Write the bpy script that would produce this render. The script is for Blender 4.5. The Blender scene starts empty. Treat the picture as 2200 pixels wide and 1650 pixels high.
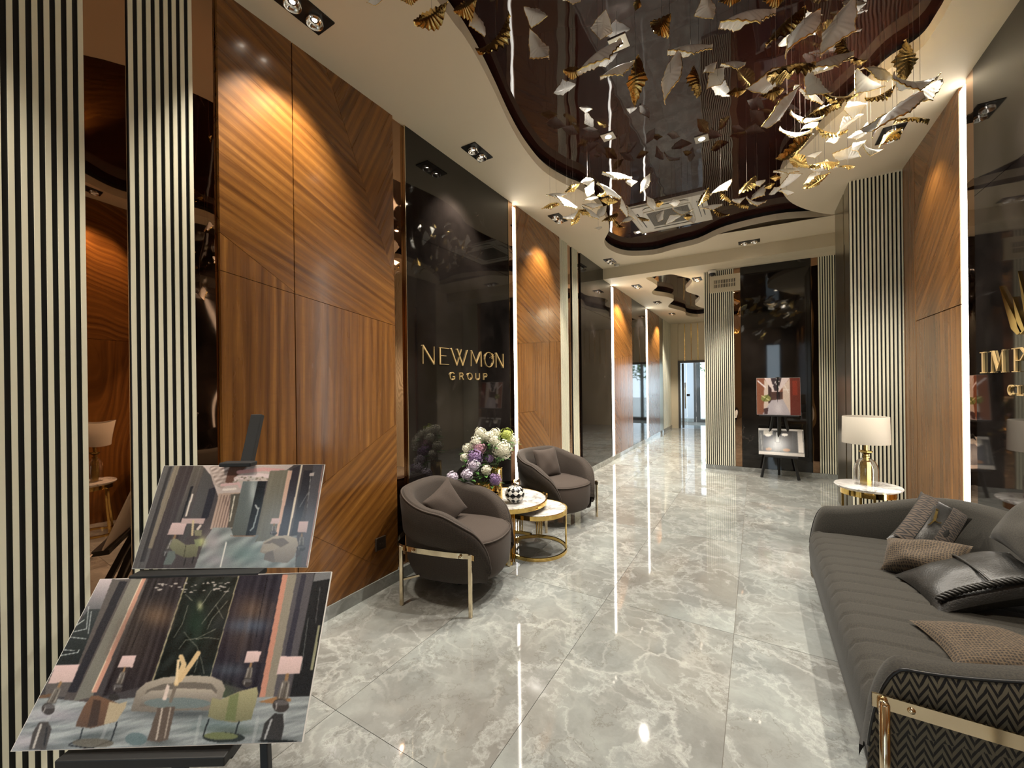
import bpy, math, random
import numpy as np
from mathutils import Matrix, Vector
from mathutils.geometry import tessellate_polygon
random.seed(7); rng = np.random.default_rng(11)
SC = bpy.context.scene
COL = SC.collection
PI = math.pi

# ------------------------------------------------------------------ camera, world, exposure
F = 875.2; EYE = 1.45
_yaw, _pitch, _roll = 0.54015, -0.000545, 0.01251
FW = np.array([-math.sin(_yaw) * math.cos(_pitch), math.cos(_yaw) * math.cos(_pitch), math.sin(_pitch)])
_r0 = np.array([math.cos(_yaw), math.sin(_yaw), 0.0]); _u0 = np.cross(_r0, FW)
RT = math.cos(_roll) * _r0 - math.sin(_roll) * _u0
UP = math.sin(_roll) * _r0 + math.cos(_roll) * _u0
EYEP = np.array([0.0, 0.0, EYE])
cam_data = bpy.data.cameras.new('camera')
cam = bpy.data.objects.new('camera', cam_data); COL.objects.link(cam); SC.camera = cam
cam_data.sensor_fit = 'HORIZONTAL'; cam_data.sensor_width = 36.0
cam_data.lens = F / 2200.0 * 36.0
cam_data.clip_start = 0.05; cam_data.clip_end = 300
cam.matrix_world = Matrix(((RT[0], UP[0], -FW[0], 0), (RT[1], UP[1], -FW[1], 0), (RT[2], UP[2], -FW[2], EYE), (0, 0, 0, 1)))

W = bpy.data.worlds.new('daylight'); SC.world = W; W.use_nodes = True
_bg = W.node_tree.nodes['Background']; _bg.inputs[0].default_value = (0.80, 0.90, 1.0, 1); _bg.inputs[1].default_value = 1.7
SC.view_settings.view_transform = 'Standard'; SC.view_settings.look = 'None'
SC.view_settings.gamma = 1.0; SC.view_settings.use_curve_mapping = False
SC.view_settings.exposure = 1.36
LED_POWER = 5.5
SPOT_POWER = 33.0
SPOT_COL = (1.0, 0.89, 0.74)

# ------------------------------------------------------------------ pixel helpers (points of the photograph on known planes)
def ray(x, y): return FW + RT * (x - 1100) / F - UP * (y - 825) / F
def onz(x, y, z): d = ray(x, y); return EYEP + d * ((z - EYE) / d[2])
def onx(x, y, X): d = ray(x, y); return EYEP + d * (X / d[0])
def ony(x, y, Y): d = ray(x, y); return EYEP + d * (Y / d[1])
def atd(x, y, dist): return EYEP + ray(x, y) * dist

# ------------------------------------------------------------------ materials
def lin(c):
    return tuple(((v / 12.92) if v <= 0.04045 else ((v + 0.055) / 1.055) ** 2.4) for v in c)
def rgb(r, g, b): return lin((r / 255, g / 255, b / 255)) + (1.0,)

class Nodes:
    def __init__(s, name):
        s.m = bpy.data.materials.new(name); s.m.use_nodes = True
        s.t = s.m.node_tree; s.p = s.t.nodes['Principled BSDF']
    def n(s, typ, **kw):
        nd = s.t.nodes.new(typ)
        for k, v in kw.items():
            if k.startswith('i_'):
                key = k[2:]; key = int(key) if key.isdigit() else key.replace('_', ' ')
                s.set(nd.inputs[key], v)
            else: setattr(nd, k, v)
        return nd
    def set(s, sock, v):
        if isinstance(v, bpy.types.NodeSocket): s.t.links.new(v, sock)
        else: sock.default_value = v
    def coord(s, kind='Object'): return s.n('ShaderNodeTexCoord').outputs[kind]
    def mapping(s, v, scale=(1, 1, 1), rot=(0, 0, 0), loc=(0, 0, 0)):
        nd = s.n('ShaderNodeMapping'); s.set(nd.inputs['Vector'], v)
        s.set(nd.inputs['Scale'], scale); s.set(nd.inputs['Rotation'], rot); s.set(nd.inputs['Location'], loc)
        return nd.outputs[0]
    def noise(s, v, scale, detail=4, rough=0.5, dist=0.0, out=0):
        nd = s.n('ShaderNodeTexNoise'); s.set(nd.inputs['Vector'], v)
        nd.inputs['Scale'].default_value = scale; nd.inputs['Detail'].default_value = detail
        nd.inputs['Roughness'].default_value = rough; nd.inputs['Distortion'].default_value = dist
        return nd.outputs[out]
    def math(s, op, a, b=0.0, c=None):
        nd = s.n('ShaderNodeMath', operation=op); s.set(nd.inputs[0], a); s.set(nd.inputs[1], b)
        if c is not None: s.set(nd.inputs[2], c)
        return nd.outputs[0]
    def ramp(s, fac, stops, interp='LINEAR'):
        nd = s.n('ShaderNodeValToRGB'); s.set(nd.inputs[0], fac); cr = nd.color_ramp; cr.interpolation = interp
        while len(cr.elements) < len(stops): cr.elements.new(0.5)
        for e, (p, c) in zip(cr.elements, stops): e.position = p; e.color = c if len(c) == 4 else tuple(c) + (1,)
        return nd.outputs[0]
    def mix(s, fac, a, b, blend='MIX'):
        nd = s.n('ShaderNodeMix', data_type='RGBA', blend_type=blend)
        s.set(nd.inputs[0], fac); s.set(nd.inputs[6], a); s.set(nd.inputs[7], b)
        return nd.outputs[2]
    def bump(s, h, strength=0.3, dist=0.01):
        nd = s.n('ShaderNodeBump'); nd.inputs['Strength'].default_value = strength; nd.inputs['Distance'].default_value = dist
        s.set(nd.inputs['Height'], h); s.t.links.new(nd.outputs[0], s.p.inputs['Normal'])
    def base(s, c=None, rough=None, metal=None, ior=None, coat=None):
        if c is not None: s.set(s.p.inputs['Base Color'], c)
        if rough is not None: s.set(s.p.inputs['Roughness'], rough)
        if metal is not None: s.p.inputs['Metallic'].default_value = metal
        if ior is not None: s.p.inputs['IOR'].default_value = ior
        if coat is not None: s.p.inputs['Coat Weight'].default_value = coat
        return s.m

def plain(name, c, rough=0.5, metal=0.0, var=0.06, scale=20, bump=0.0, ior=None):
    n = Nodes(name); v = n.coord(); f = n.noise(v, scale, 3)
    n.base(n.mix(n.math('MULTIPLY', f, var * 2), c, tuple(x * 0.75 for x in c[:3]) + (1,)), rough, metal, ior)
    if bump: n.bump(f, bump, 0.003)
    return n.m

def m_floor():
    n = Nodes('grey marble tile'); co = n.coord()
    oi = n.n('ShaderNodeObjectInfo'); rnd = n.n('ShaderNodeVectorMath', operation='SCALE'); n.set(rnd.inputs[0], (37., 91., 53.)); n.set(rnd.inputs['Scale'], oi.outputs['Random'])
    ad = n.n('ShaderNodeVectorMath', operation='ADD'); n.set(ad.inputs[0], co); n.set(ad.inputs[1], rnd.outputs[0]); v = ad.outputs[0]
    w = n.noise(v, 2.6, 6, 0.62, 0.0, 1)
    def warp(k):
        q = n.n('ShaderNodeVectorMath', operation='MULTIPLY_ADD'); n.set(q.inputs[0], w); n.set(q.inputs[1], (k, k, k)); n.set(q.inputs[2], v); return q.outputs[0]
    vw = warp(.32)
    cloud = n.noise(vw, 3.0, 9, 0.66, 0.15)
    base = n.ramp(cloud, [(0.28, rgb(118, 121, 118)), (0.45, rgb(139, 143, 141)), (0.58, rgb(153, 158, 155)), (0.75, rgb(172, 178, 175))])
    base = n.mix(n.ramp(n.noise(v, 1.1, 4), [(0.4, (0, 0, 0)), (0.65, (1, 1, 1))]), base, n.mix(0.5, base, rgb(120, 112, 104)))
    def crack(sc, k, lo, hi, vec, msk):
        vo = n.n('ShaderNodeTexVoronoi', feature='DISTANCE_TO_EDGE'); n.set(vo.inputs['Vector'], vec); vo.inputs['Scale'].default_value = sc
        m1 = n.ramp(vo.outputs['Distance'], [(lo, (1, 1, 1)), (hi, (0, 0, 0))])
        m2 = n.ramp(n.noise(v, msk, 4, .6), [(0.44, (0, 0, 0)), (0.62, (1, 1, 1))])
        return n.math('MULTIPLY', n.math('MULTIPLY', m1, m2), k)
    c = n.mix(crack(1.5, .42, .003, .03, warp(.55), 1.7), base, rgb(196, 198, 193))
    c = n.mix(crack(4.2, .3, .008, .05, warp(.35), 2.6), c, rgb(186, 188, 183))
    r1 = n.math('ABSOLUTE', n.math('SUBTRACT', n.noise(vw, 2.3, 9, 0.62, 0.25), 0.5))
    c = n.mix(n.math('MULTIPLY', n.ramp(r1, [(0.0, (1, 1, 1)), (0.006, (.6, .6, .6)), (0.03, (0, 0, 0))]), .36), c, rgb(204, 208, 204))
    r3 = n.math('ABSOLUTE', n.math('SUBTRACT', n.noise(warp(.5), 1.7, 9, 0.6, 0.3), 0.52))
    c = n.mix(n.math('MULTIPLY', n.ramp(r3, [(0.0, (1, 1, 1)), (0.006, (0, 0, 0))]), 0.45), c, rgb(96, 90, 80))
    n.base(c, 0.04, 0, 1.5)
    n.bump(n.noise(co, 3.0, 2), 0.06, 0.006)
    return n.m

def m_blackmarble():
    n = Nodes('black marble'); v = n.coord()
    w = n.noise(v, 1.1, 5, 0.6, 0, 1)
    ad2 = n.n('ShaderNodeVectorMath', operation='MULTIPLY_ADD'); n.set(ad2.inputs[0], w); n.set(ad2.inputs[1], (0.35, 0.35, 0.35)); n.set(ad2.inputs[2], v); vw = ad2.outputs[0]
    r = n.math('ABSOLUTE', n.math('SUBTRACT', n.noise(vw, 0.8, 7, 0.58, 0.15), 0.5))
    vein = n.ramp(r, [(0.0, (1, 1, 1)), (0.004, (0.4, 0.4, 0.4)), (0.012, (0, 0, 0))])
    mk = n.ramp(n.noise(v, 0.8, 3), [(0.58, (0, 0, 0)), (0.74, (1, 1, 1))])
    cl = n.ramp(n.noise(vw, 1.7, 6, 0.6), [(0.35, rgb(13, 11, 10)), (0.8, rgb(40, 35, 33))])
    c = n.mix(n.math('MULTIPLY', n.math('MULTIPLY', vein, mk), 0.6), cl, rgb(130, 120, 116))
    n.base(c, 0.035, 0, 1.52); return n.m

def m_whitemarble():
    n = Nodes('white veined marble'); v = n.coord()
    w = n.noise(v, 3, 5, 0.6, 0, 1)
    ad2 = n.n('ShaderNodeVectorMath', operation='MULTIPLY_ADD'); n.set(ad2.inputs[0], w); n.set(ad2.inputs[1], (0.3, 0.3, 0.3)); n.set(ad2.inputs[2], v)
    r = n.math('ABSOLUTE', n.math('SUBTRACT', n.noise(ad2.outputs[0], 3.2, 8, 0.6, 1.0), 0.5))
    c = n.mix(n.ramp(r, [(0.0, (0.9, 0.9, 0.9)), (0.02, (0.3, 0.3, 0.3)), (0.09, (0, 0, 0))]), rgb(222, 220, 216), rgb(132, 128, 126))
    n.base(c, 0.12, 0, 1.5); return n.m

def m_wood(name, ang, dark=1.0, plane='x'):
    """walnut veneer, grain at angle `ang` from vertical in the wall plane (object space y,z)"""
    n = Nodes(name); v = n.coord()
    mp = n.mapping(v, (1, 1, 1), (ang, 0, 0))
    st = n.mapping(mp, (9.0, 9.0, 0.45))
    bow = n.noise(n.mapping(mp, (1.2, 1.2, 0.5)), 1.3, 3, 0.5)
    g1 = n.noise(n.mapping(mp, (7, 7, 0.35)), 1.6, 6, 0.6, 1.3)
    g2 = n.noise(n.mapping(mp, (60, 60, 1.6)), 1.5, 4, 0.7, 0.4)
    wv = n.n('ShaderNodeTexWave', wave_type='BANDS', bands_direction='Y'); n.set(wv.inputs['Vector'], n.mapping(mp, (1, 1, 0.1)))
    wv.inputs['Scale'].default_value = 5.5; wv.inputs['Distortion'].default_value = 7; wv.inputs['Detail'].default_value = 4; wv.inputs['Detail Scale'].default_value = 1.2
    f = n.math('ADD', n.math('MULTIPLY', g1, 0.55), n.math('ADD', n.math('MULTIPLY', wv.outputs[1], 0.12), n.math('MULTIPLY', g2, 0.34)))
    D = lambda r, g, b: rgb(r * dark, g * dark, b * dark)
    c = n.ramp(f, [(0.28, D(70, 41, 16)), (0.43, D(104, 65, 26)), (0.56, D(126, 82, 34)), (0.76, D(164, 114, 54))])
    cur = n.noise(n.mapping(mp, (3, 3, 26)), 2.0, 2, 0.5, 0.6)
    c = n.mix(n.math('MULTIPLY', n.ramp(cur, [(0.5, (0, 0, 0)), (0.72, (1, 1, 1))]), 0.2), c, D(104, 62, 30))
    n.base(c, n.math('ADD', n.math('MULTIPLY', g1, 0.12), 0.22), 0, 1.5); n.p.inputs['Coat Weight'].default_value = 0.25; n.p.inputs['Coat Roughness'].default_value = 0.12
    n.bump(g2, 0.06, 0.002); return n.m

def m_mirror(name, c, rough=0.02, wav=0.5):
    n = Nodes(name); v = n.coord()
    n.base(c, rough, 1.0)
    if wav: n.bump(n.noise(n.mapping(v, (1, 1, 0.55)), 3.2, 1, 0.4), wav, 0.012)
    return n.m

def m_fabric(name, c1, c2, sc=260, rough=0.85, kind='weave'):
    n = Nodes(name); uv = n.coord('UV')
    if kind == 'weave':
        ck = n.n('ShaderNodeTexVoronoi', feature='F1', distance='CHEBYCHEV'); n.set(ck.inputs['Vector'], uv); ck.inputs['Scale'].default_value = sc; ck.inputs['Randomness'].default_value = 0.25
        d = ck.outputs['Distance']
        c = n.mix(n.ramp(d, [(0.18, (0, 0, 0)), (0.5, (1, 1, 1))]), c2, c1)
        n.bump(n.math('SUBTRACT', 1.0, d), 0.4, 0.002)
    elif kind == 'chevron':
        sx = n.n('ShaderNodeSeparateXYZ'); n.set(sx.inputs[0], uv)
        u = n.math('MULTIPLY', sx.outputs[0], sc); vv = n.math('MULTIPLY', sx.outputs[1], sc)
        tri = n.math('ABSOLUTE', n.math('SUBTRACT', n.math('FRACT', u), 0.5))
        st = n.math('FRACT', n.math('ADD', n.math('MULTIPLY', vv, 1.2), n.math('MULTIPLY', tri, 2.6)))
        col = n.math('GREATER_THAN', n.math('FRACT', n.math('MULTIPLY', u, 1.0)), 0.5)
        st2 = n.math('FRACT', n.math('ADD', n.math('MULTIPLY', col, 0.18), st))
        c = n.mix(n.math('GREATER_THAN', st2, 0.46), c2, c1)
        n.bump(st2, 0.12, 0.001)
    else:
        f = n.noise(uv, sc, 2, 0.7)
        c = n.mix(n.ramp(f, [(0.35, (0, 0, 0)), (0.65, (1, 1, 1))]), c2, c1)
        n.bump(f, 0.25, 0.002)
    n.base(c, rough); n.p.inputs['Sheen Weight'].default_value = 0.06; n.p.inputs['Sheen Roughness'].default_value = 0.5
    return n.m

def m_leather(name, c):
    n = Nodes(name); v = n.coord()
    ck = n.n('ShaderNodeTexVoronoi'); n.set(ck.inputs['Vector'], v); ck.inputs['Scale'].default_value = 160
    f = n.noise(v, 6, 4)
    n.base(n.mix(f, c, tuple(x * 0.7 for x in c[:3]) + (1,)), n.math('ADD', n.math('MULTIPLY', f, 0.2), 0.36))
    n.bump(n.math('ADD', n.math('MULTIPLY', ck.outputs[0], 0.3), n.math('MULTIPLY', n.noise(v, 14, 3), 1.5)), 0.35, 0.006); return n.m

def m_emit(name, c, s):
    n = Nodes(name); n.p.inputs['Emission Color'].default_value = tuple(c) + (1,); n.p.inputs['Emission Strength'].default_value = s
    n.p.inputs['Base Color'].default_value = (0.8, 0.8, 0.8, 1); return n.m

def m_glass(name, c=(1, 1, 1, 1), rough=0.0, ior=1.45, thin=False):
    n = Nodes(name)
    if thin:
        tr = n.n('ShaderNodeBsdfTransparent'); tr.inputs[0].default_value = c
        gl = n.n('ShaderNodeBsdfGlossy'); gl.inputs['Roughness'].default_value = 0.01
        fr = n.n('ShaderNodeFresnel'); fr.inputs[0].default_value = 1.45
        mx = n.n('ShaderNodeMixShader'); n.set(mx.inputs[0], fr.outputs[0]); n.set(mx.inputs[1], tr.outputs[0]); n.set(mx.inputs[2], gl.outputs[0])
        n.t.links.new(mx.outputs[0], n.t.nodes['Material Output'].inputs[0])
    else:
        n.base(c, rough, 0, ior); n.p.inputs['Transmission Weight'].default_value = 1.0
    return n.m

def m_print(name):
    n = Nodes(name); a = n.n('ShaderNodeVertexColor', layer_name='print')
    n.base(a.outputs[0], 0.17, 0, 1.5); return n.m

M = {}
M['floor'] = m_floor(); M['black_marble'] = m_blackmarble(); M['white_marble'] = m_whitemarble()
M['grout'] = plain('grey grout', rgb(120, 116, 108), 0.8)
M['skirting'] = M['floor']
M['cream'] = plain('cream wall paint', rgb(206, 194, 168), 0.6, var=0.02, scale=3)
M['ceil'] = plain('cream ceiling paint', rgb(214, 201, 176), 0.7, var=0.02, scale=2)
M['slat'] = plain('ivory lacquer slat', rgb(240, 237, 214), 0.45, var=0.04, scale=60)
M['slat_back'] = plain('black felt backing', rgb(20, 22, 26), 0.8, var=0.1, scale=90)
M['bronze'] = m_mirror('bronze mirror', (0.44, 0.27, 0.17, 1), 0.015, 0.55)
M['grey_metal'] = m_mirror('brushed grey bronze metal', (0.33, 0.30, 0.23, 1), 0.28, 0.0)
M['wood_v'] = m_wood('walnut veneer upright', 0.02)
M['wood_a'] = m_wood('walnut veneer low angle', math.radians(-68))
M['wood_b'] = m_wood('walnut veneer steep', math.radians(24))
M['wood_d'] = m_wood('walnut veneer diagonal', math.radians(52))
M['wood_e'] = m_wood('walnut veneer rising', math.radians(-52))
M['film'] = (lambda n: (n.base((0.024, 0.008, 0.006, 1), 0.02, 0, 1.36), n.bump(n.noise(n.coord(), 2.1, 2, 0.45), 0.16, 0.02))[0])(Nodes('dark brown stretch film'))
M['black_edge'] = plain('black recess', rgb(10, 8, 8), 0.5)
M['gold'] = m_mirror('polished gold', (0.86, 0.60, 0.20, 1), 0.07, 0)
M['gold_leaf'] = (lambda n: (n.base((0.84, 0.60, 0.22, 1), 0.2, 1.0), n.bump(n.noise(n.coord(), 60, 2), 0.3, 0.002))[0])(Nodes('gold lustre glaze'))
M['gold_letter'] = (lambda n: n.base((0.80, 0.58, 0.27, 1), 0.38, 0.7))(Nodes('satin gold lettering'))
M['champagne'] = m_mirror('champagne metal', (0.76, 0.64, 0.45, 1), 0.14, 0)
M['brass'] = m_mirror('aged brass', (0.42, 0.29, 0.10, 1), 0.26, 0)
M['porcelain'] = plain('white porcelain glaze', rgb(240, 238, 231), 0.16, var=0.05, scale=30, bump=0.15)
M['chair'] = m_fabric('taupe woven fabric', rgb(70, 59, 50), rgb(26, 21, 18), 150)
M['chair_in'] = m_fabric('taupe velvet fabric', rgb(72, 60, 52), rgb(54, 45, 39), 220, kind='noise')
M['pipe'] = plain('dark taupe piping', rgb(64, 54, 47), 0.7)
M['sofa'] = m_fabric('charcoal flannel', rgb(51, 47, 38), rgb(24, 22, 17), 190, kind='noise')
M['sofa_lea'] = m_leather('charcoal leather', rgb(52, 49, 46))
M['chevron'] = m_fabric('chevron upholstery', rgb(104, 97, 80), rgb(14, 11, 13), 25.0, kind='chevron')
M['chevron_s'] = m_fabric('fine chevron weave', rgb(70, 58, 47), rgb(15, 12, 11), 22.0, kind='chevron')
M['knit'] = m_fabric('brown basket weave', rgb(88, 73, 54), rgb(28, 22, 16), 95)
M['dark_lea'] = m_leather('black grey leather', rgb(32, 31, 28))
M['black_wood'] = plain('black stained wood', rgb(30, 31, 33), 0.55, var=0.3, scale=40, bump=0.2)
M['black'] = plain('black metal', rgb(12, 12, 13), 0.35)
M['reflector'] = m_mirror('faceted lamp reflector', (0.85, 0.82, 0.78, 1), 0.08, 0)
M['bulb'] = m_emit('lit lamp', (1.0, 0.86, 0.68), 18)
M['led'] = m_emit('lit diffuser strip', (1.0, 0.95, 0.86), LED_POWER)
M['alu'] = plain('anodised aluminium', rgb(170, 165, 155), 0.4, 1.0)
M['shade'] = plain('off white linen shade', rgb(176, 168, 154), 0.8, var=0.03, scale=120)
M['glass'] = m_glass('clear glass', (1, 1, 1, 1)); M['pane'] = m_glass('window glass', (0.93, 0.97, 0.98, 1), thin=True)
M['amber'] = m_glass('amber gold glass', (0.72, 0.45, 0.14, 1), 0.03)
M['frame'] = plain('grey bronze door frame', rgb(72, 70, 68), 0.4)
M['white_plastic'] = plain('off white plastic', rgb(205, 200, 188), 0.4)
M['grille'] = plain('grey mesh', rgb(120, 116, 108), 0.5)
M['socket'] = plain('brown bronze plastic', rgb(70, 58, 48), 0.3, 0.4)
M['board'] = plain('white foam board', rgb(222, 220, 216), 0.5)
M['print'] = m_print('glossy photo print')
M['petal_w'] = plain('white petals', rgb(236, 234, 216), 0.6, var=0.12, scale=60)
M['petal_l'] = plain('lilac petals', rgb(216, 206, 222), 0.6, var=0.2, scale=60)
M['petal_p'] = plain('purple petals', rgb(160, 132, 178), 0.6, var=0.25, scale=60)
M['petal_k'] = plain('dusty pink petals', rgb(204, 160, 176), 0.6, var=0.25, scale=60)
M['petal_g'] = plain('lime green petals', rgb(196, 206, 110), 0.6, var=0.2, scale=60)
M['leaf'] = plain('green leaf', rgb(76, 122, 58), 0.45, var=0.3, scale=40)
M['stem'] = plain('green stem', rgb(70, 96, 50), 0.6)
M['tree'] = plain('tree foliage', rgb(70, 104, 48), 0.7, var=0.4, scale=5)
M['white_paint'] = plain('white glaze', rgb(228, 226, 220), 0.2, var=0.03); M['black_paint'] = plain('black glaze', rgb(14, 14, 15), 0.2)
M['grey_wall'] = plain('grey plaster', rgb(196, 200, 206), 0.7, var=0.03)
M['pave'] = plain('pale paving', rgb(190, 188, 184), 0.8, var=0.1, scale=2)
M['wire'] = plain('thin steel wire', rgb(150, 140, 130), 0.35, 1.0)

# ------------------------------------------------------------------ mesh building
class MB:
    def __init__(s): s.v = []; s.f = []; s.mi = []; s.uv = {}
    def add(s, vs, fs, mi=0, uv=None):
        b = len(s.v); s.v.extend([tuple(map(float, p)) for p in vs])
        for k, f in enumerate(fs):
            if uv is not None: s.uv[len(s.f)] = [uv[i] for i in f]
            s.f.append(tuple(i + b for i in f)); s.mi.append(mi)
        return s
    def box(s, a, b, mi=0):
        (x0, y0, z0), (x1, y1, z1) = a, b
        x0, x1 = min(x0, x1), max(x0, x1); y0, y1 = min(y0, y1), max(y0, y1); z0, z1 = min(z0, z1), max(z0, z1)
        return s.add([(x0, y0, z0), (x1, y0, z0), (x1, y1, z0), (x0, y1, z0), (x0, y0, z1), (x1, y0, z1), (x1, y1, z1), (x0, y1, z1)],
                     [(0, 3, 2, 1), (4, 5, 6, 7), (0, 1, 5, 4), (1, 2, 6, 5), (2, 3, 7, 6), (3, 0, 4, 7)], mi)
    def hexa(s, p, mi=0):      # 4 bottom + 4 top corners
        return s.add(p, [(0, 3, 2, 1), (4, 5, 6, 7), (0, 1, 5, 4), (1, 2, 6, 5), (2, 3, 7, 6), (3, 0, 4, 7)], mi)
    def bar(s, p, q, w, t, side=(0, 0, 1), mi=0):
        p = np.array(p, float); q = np.array(q, float); d = q - p; d /= np.linalg.norm(d)
        a = np.cross(d, np.array(side, float)); a /= np.linalg.norm(a); b = np.cross(a, d)
        o = [(-1, -1), (1, -1), (1, 1), (-1, 1)]
        return s.hexa([p + a * w / 2 * i + b * t / 2 * j for i, j in o] + [q + a * w / 2 * i + b * t / 2 * j for i, j in o], mi)
    def prism(s, poly, fn, d0, d1, mi=0):   # poly: 2d outline, fn(u,v,d)->3d
        n = len(poly); vs = [fn(u, v, d0) for u, v in poly] + [fn(u, v, d1) for u, v in poly]
        fs = [(i, (i + 1) % n, n + (i + 1) % n, n + i) for i in range(n)]
        tri = tessellate_polygon([[Vector((u, v, 0)) for u, v in poly]])
        fs += [tuple(t) for t in tri] + [tuple(n + i for i in reversed(t)) for t in tri]
        return s.add(vs, fs, mi)
    def grid(s, P, mi=0, cu=False, cv=False, uv=None):   # P[i][j] -> 3d
        ni, nj = len(P), len(P[0]); vs = [P[i][j] for i in range(ni) for j in range(nj)]
        fs = []
        for i in range(ni - (0 if cu else 1)):
            for j in range(nj - (0 if cv else 1)):
                i2 = (i + 1) % ni; j2 = (j + 1) % nj
                fs.append((i * nj + j, i2 * nj + j, i2 * nj + j2, i * nj + j2))
        u = None if uv is None else [uv[i][j] for i in range(ni) for j in range(nj)]
        return s.add(vs, fs, mi, u)
    def lathe(s, prof, c=(0, 0, 0), n=24, mi=0, rib=None):
        P = []
        for k in range(n):
            a = 2 * PI * k / n; m = 1 if rib is None else rib(a)
            P.append([(c[0] + r * m * math.cos(a), c[1] + r * m * math.sin(a), c[2] + z) for r, z in prof])
        return s.grid(P, mi, cu=True)
    def tube(s, pts, r, n=8, mi=0, caps=True, closed=False):
        pts = [np.array(p, float) for p in pts]; P = []; m = len(pts); up = None
        for i, p in enumerate(pts):
            d = (pts[(i + 1) % m] if (closed or i < m - 1) else pts[i]) - (pts[i - 1] if (closed or i > 0) else pts[i]); d /= (np.linalg.norm(d) + 1e-9)
            if up is None: up = np.array([0, 0, 1.]) if abs(d[2]) < 0.9 else np.array([1., 0, 0])
            a = np.cross(d, up); a /= (np.linalg.norm(a) + 1e-9); b = np.cross(a, d); up = b
            rr = r[i] if hasattr(r, '__len__') else r
            P.append([p + rr * (a * math.cos(2 * PI * k / n) + b * math.sin(2 * PI * k / n)) for k in range(n)])
        s.grid(P, mi, cu=closed, cv=True)
        if caps and not closed:
            b0 = len(s.v) - m * n
            s.f.append(tuple(b0 + k for k in range(n))); s.mi.append(mi)
            s.f.append(tuple(b0 + (m - 1) * n + k for k in reversed(range(n)))); s.mi.append(mi)
        return s
    def mesh(s, name, mats, smooth=False):
        me = bpy.data.meshes.new(name); me.from_pydata(s.v, [], s.f)
        for m in (mats if isinstance(mats, (list, tuple)) else [mats]): me.materials.append(M[m] if isinstance(m, str) else m)
        me.polygons.foreach_set('material_index', s.mi)
        if s.uv:
            ul = me.uv_layers.new(name='UVMap'); arr = np.zeros((len(me.loops), 2)); k = 0
            for i, f in enumerate(s.f):
                for j in range(len(f)):
                    if i in s.uv: arr[k] = s.uv[i][j]
                    k += 1
            ul.data.foreach_set('uv', arr.ravel())
        if smooth: me.polygons.foreach_set('use_smooth', [True] * len(me.polygons))
        me.update(); return me
    def obj(s, name, mats, parent=None, smooth=False, bevel=0.0, loc=None, seg=2):
        return link(name, s.mesh(name, mats, smooth), parent, bevel, loc, seg, smooth)

def link(name, me, parent=None, bevel=0.0, loc=None, seg=2, smooth=False):
    o = bpy.data.objects.new(name, me); COL.objects.link(o)
    if parent is not None: o.parent = parent
    if loc is not None: o.location = loc
    if bevel:
        b = o.modifiers.new('bevel', 'BEVEL'); b.width = bevel; b.segments = seg; b.limit_method = 'ANGLE'; b.angle_limit = math.radians(35)
    return o
def fixn(me):
    import bmesh
    bm = bmesh.new(); bm.from_mesh(me); bmesh.ops.recalc_face_normals(bm, faces=bm.faces); bm.to_mesh(me); bm.free()
def tag(o, label, cat, group=None, kind=None):
    o['label'] = label; o['category'] = cat
    if group: o['group'] = group
    if kind: o['kind'] = kind
    return o
def thing(name, label, cat, loc=(0, 0, 0), rotz=0.0, group=None):
    o = bpy.data.objects.new(name, None); COL.objects.link(o); o.empty_display_size = 0.1
    o.location = loc; o.rotation_euler = (0, 0, rotz); return tag(o, label, cat, group)
def struct(o): o['kind'] = 'structure'; return o
def dup(o, parent=None):
    c = o.copy(); COL.objects.link(c)
    if parent is not None: c.parent = parent
    for ch in [x for x in list(COL.objects) if x.parent == o]: dup(ch, c)
    return c
def smooth_curve(pts, n=8, closed=True):
    out = []; m = len(pts)
    for i in range(m if closed else m - 1):
        g = lambda k: np.array(pts[k % m if closed else min(max(k, 0), m - 1)], float)
        p0, p1, p2, p3 = g(i - 1), g(i), g(i + 1), g(i + 2)
        for k in range(n):
            t = k / n
            out.append(0.5 * (2 * p1 + (p2 - p0) * t + (2 * p0 - 5 * p1 + 4 * p2 - p3) * t * t + (3 * p1 - p0 - 3 * p2 + p3) * t ** 3))
    if not closed: out.append(np.array(pts[-1], float))
    return out

# ------------------------------------------------------------------ room shell
XL, XR, ZC, ZF, YB, YE, YF = -2.3, 1.22, 3.45, 3.27, 7.0, 13.6, 7.5
# floor: grout bed with large marble tiles laid on it
floor = struct(MB().box((-3.2, -3.4, -0.06), (3.2, 17.6, -0.004)).obj('floor', 'grout'))
TW, TL = 0.752, 1.5
tile_me = MB().box((-TW / 2 + .0012, -TL / 2 + .0012, -0.012), (TW / 2 - .0012, TL / 2 - .0012, 0)).mesh('tile', 'floor')
def floor_tile(cx, cy):
    x0, x1, y0, y1 = cx - TW / 2, cx + TW / 2, cy - TL / 2, cy + TL / 2
    t = link('tile', tile_me, floor); t.location = (cx, cy, 0); return t
for i in range(-4, 3):
    for j in range(-4, 9):
        cx = -0.125 + TW * (i + 0.5); cy = 1.147 + TL * (j + 0.5)
        if cx < -2.9 or cx > 1.75: continue
        floor_tile(cx, cy)

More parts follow.
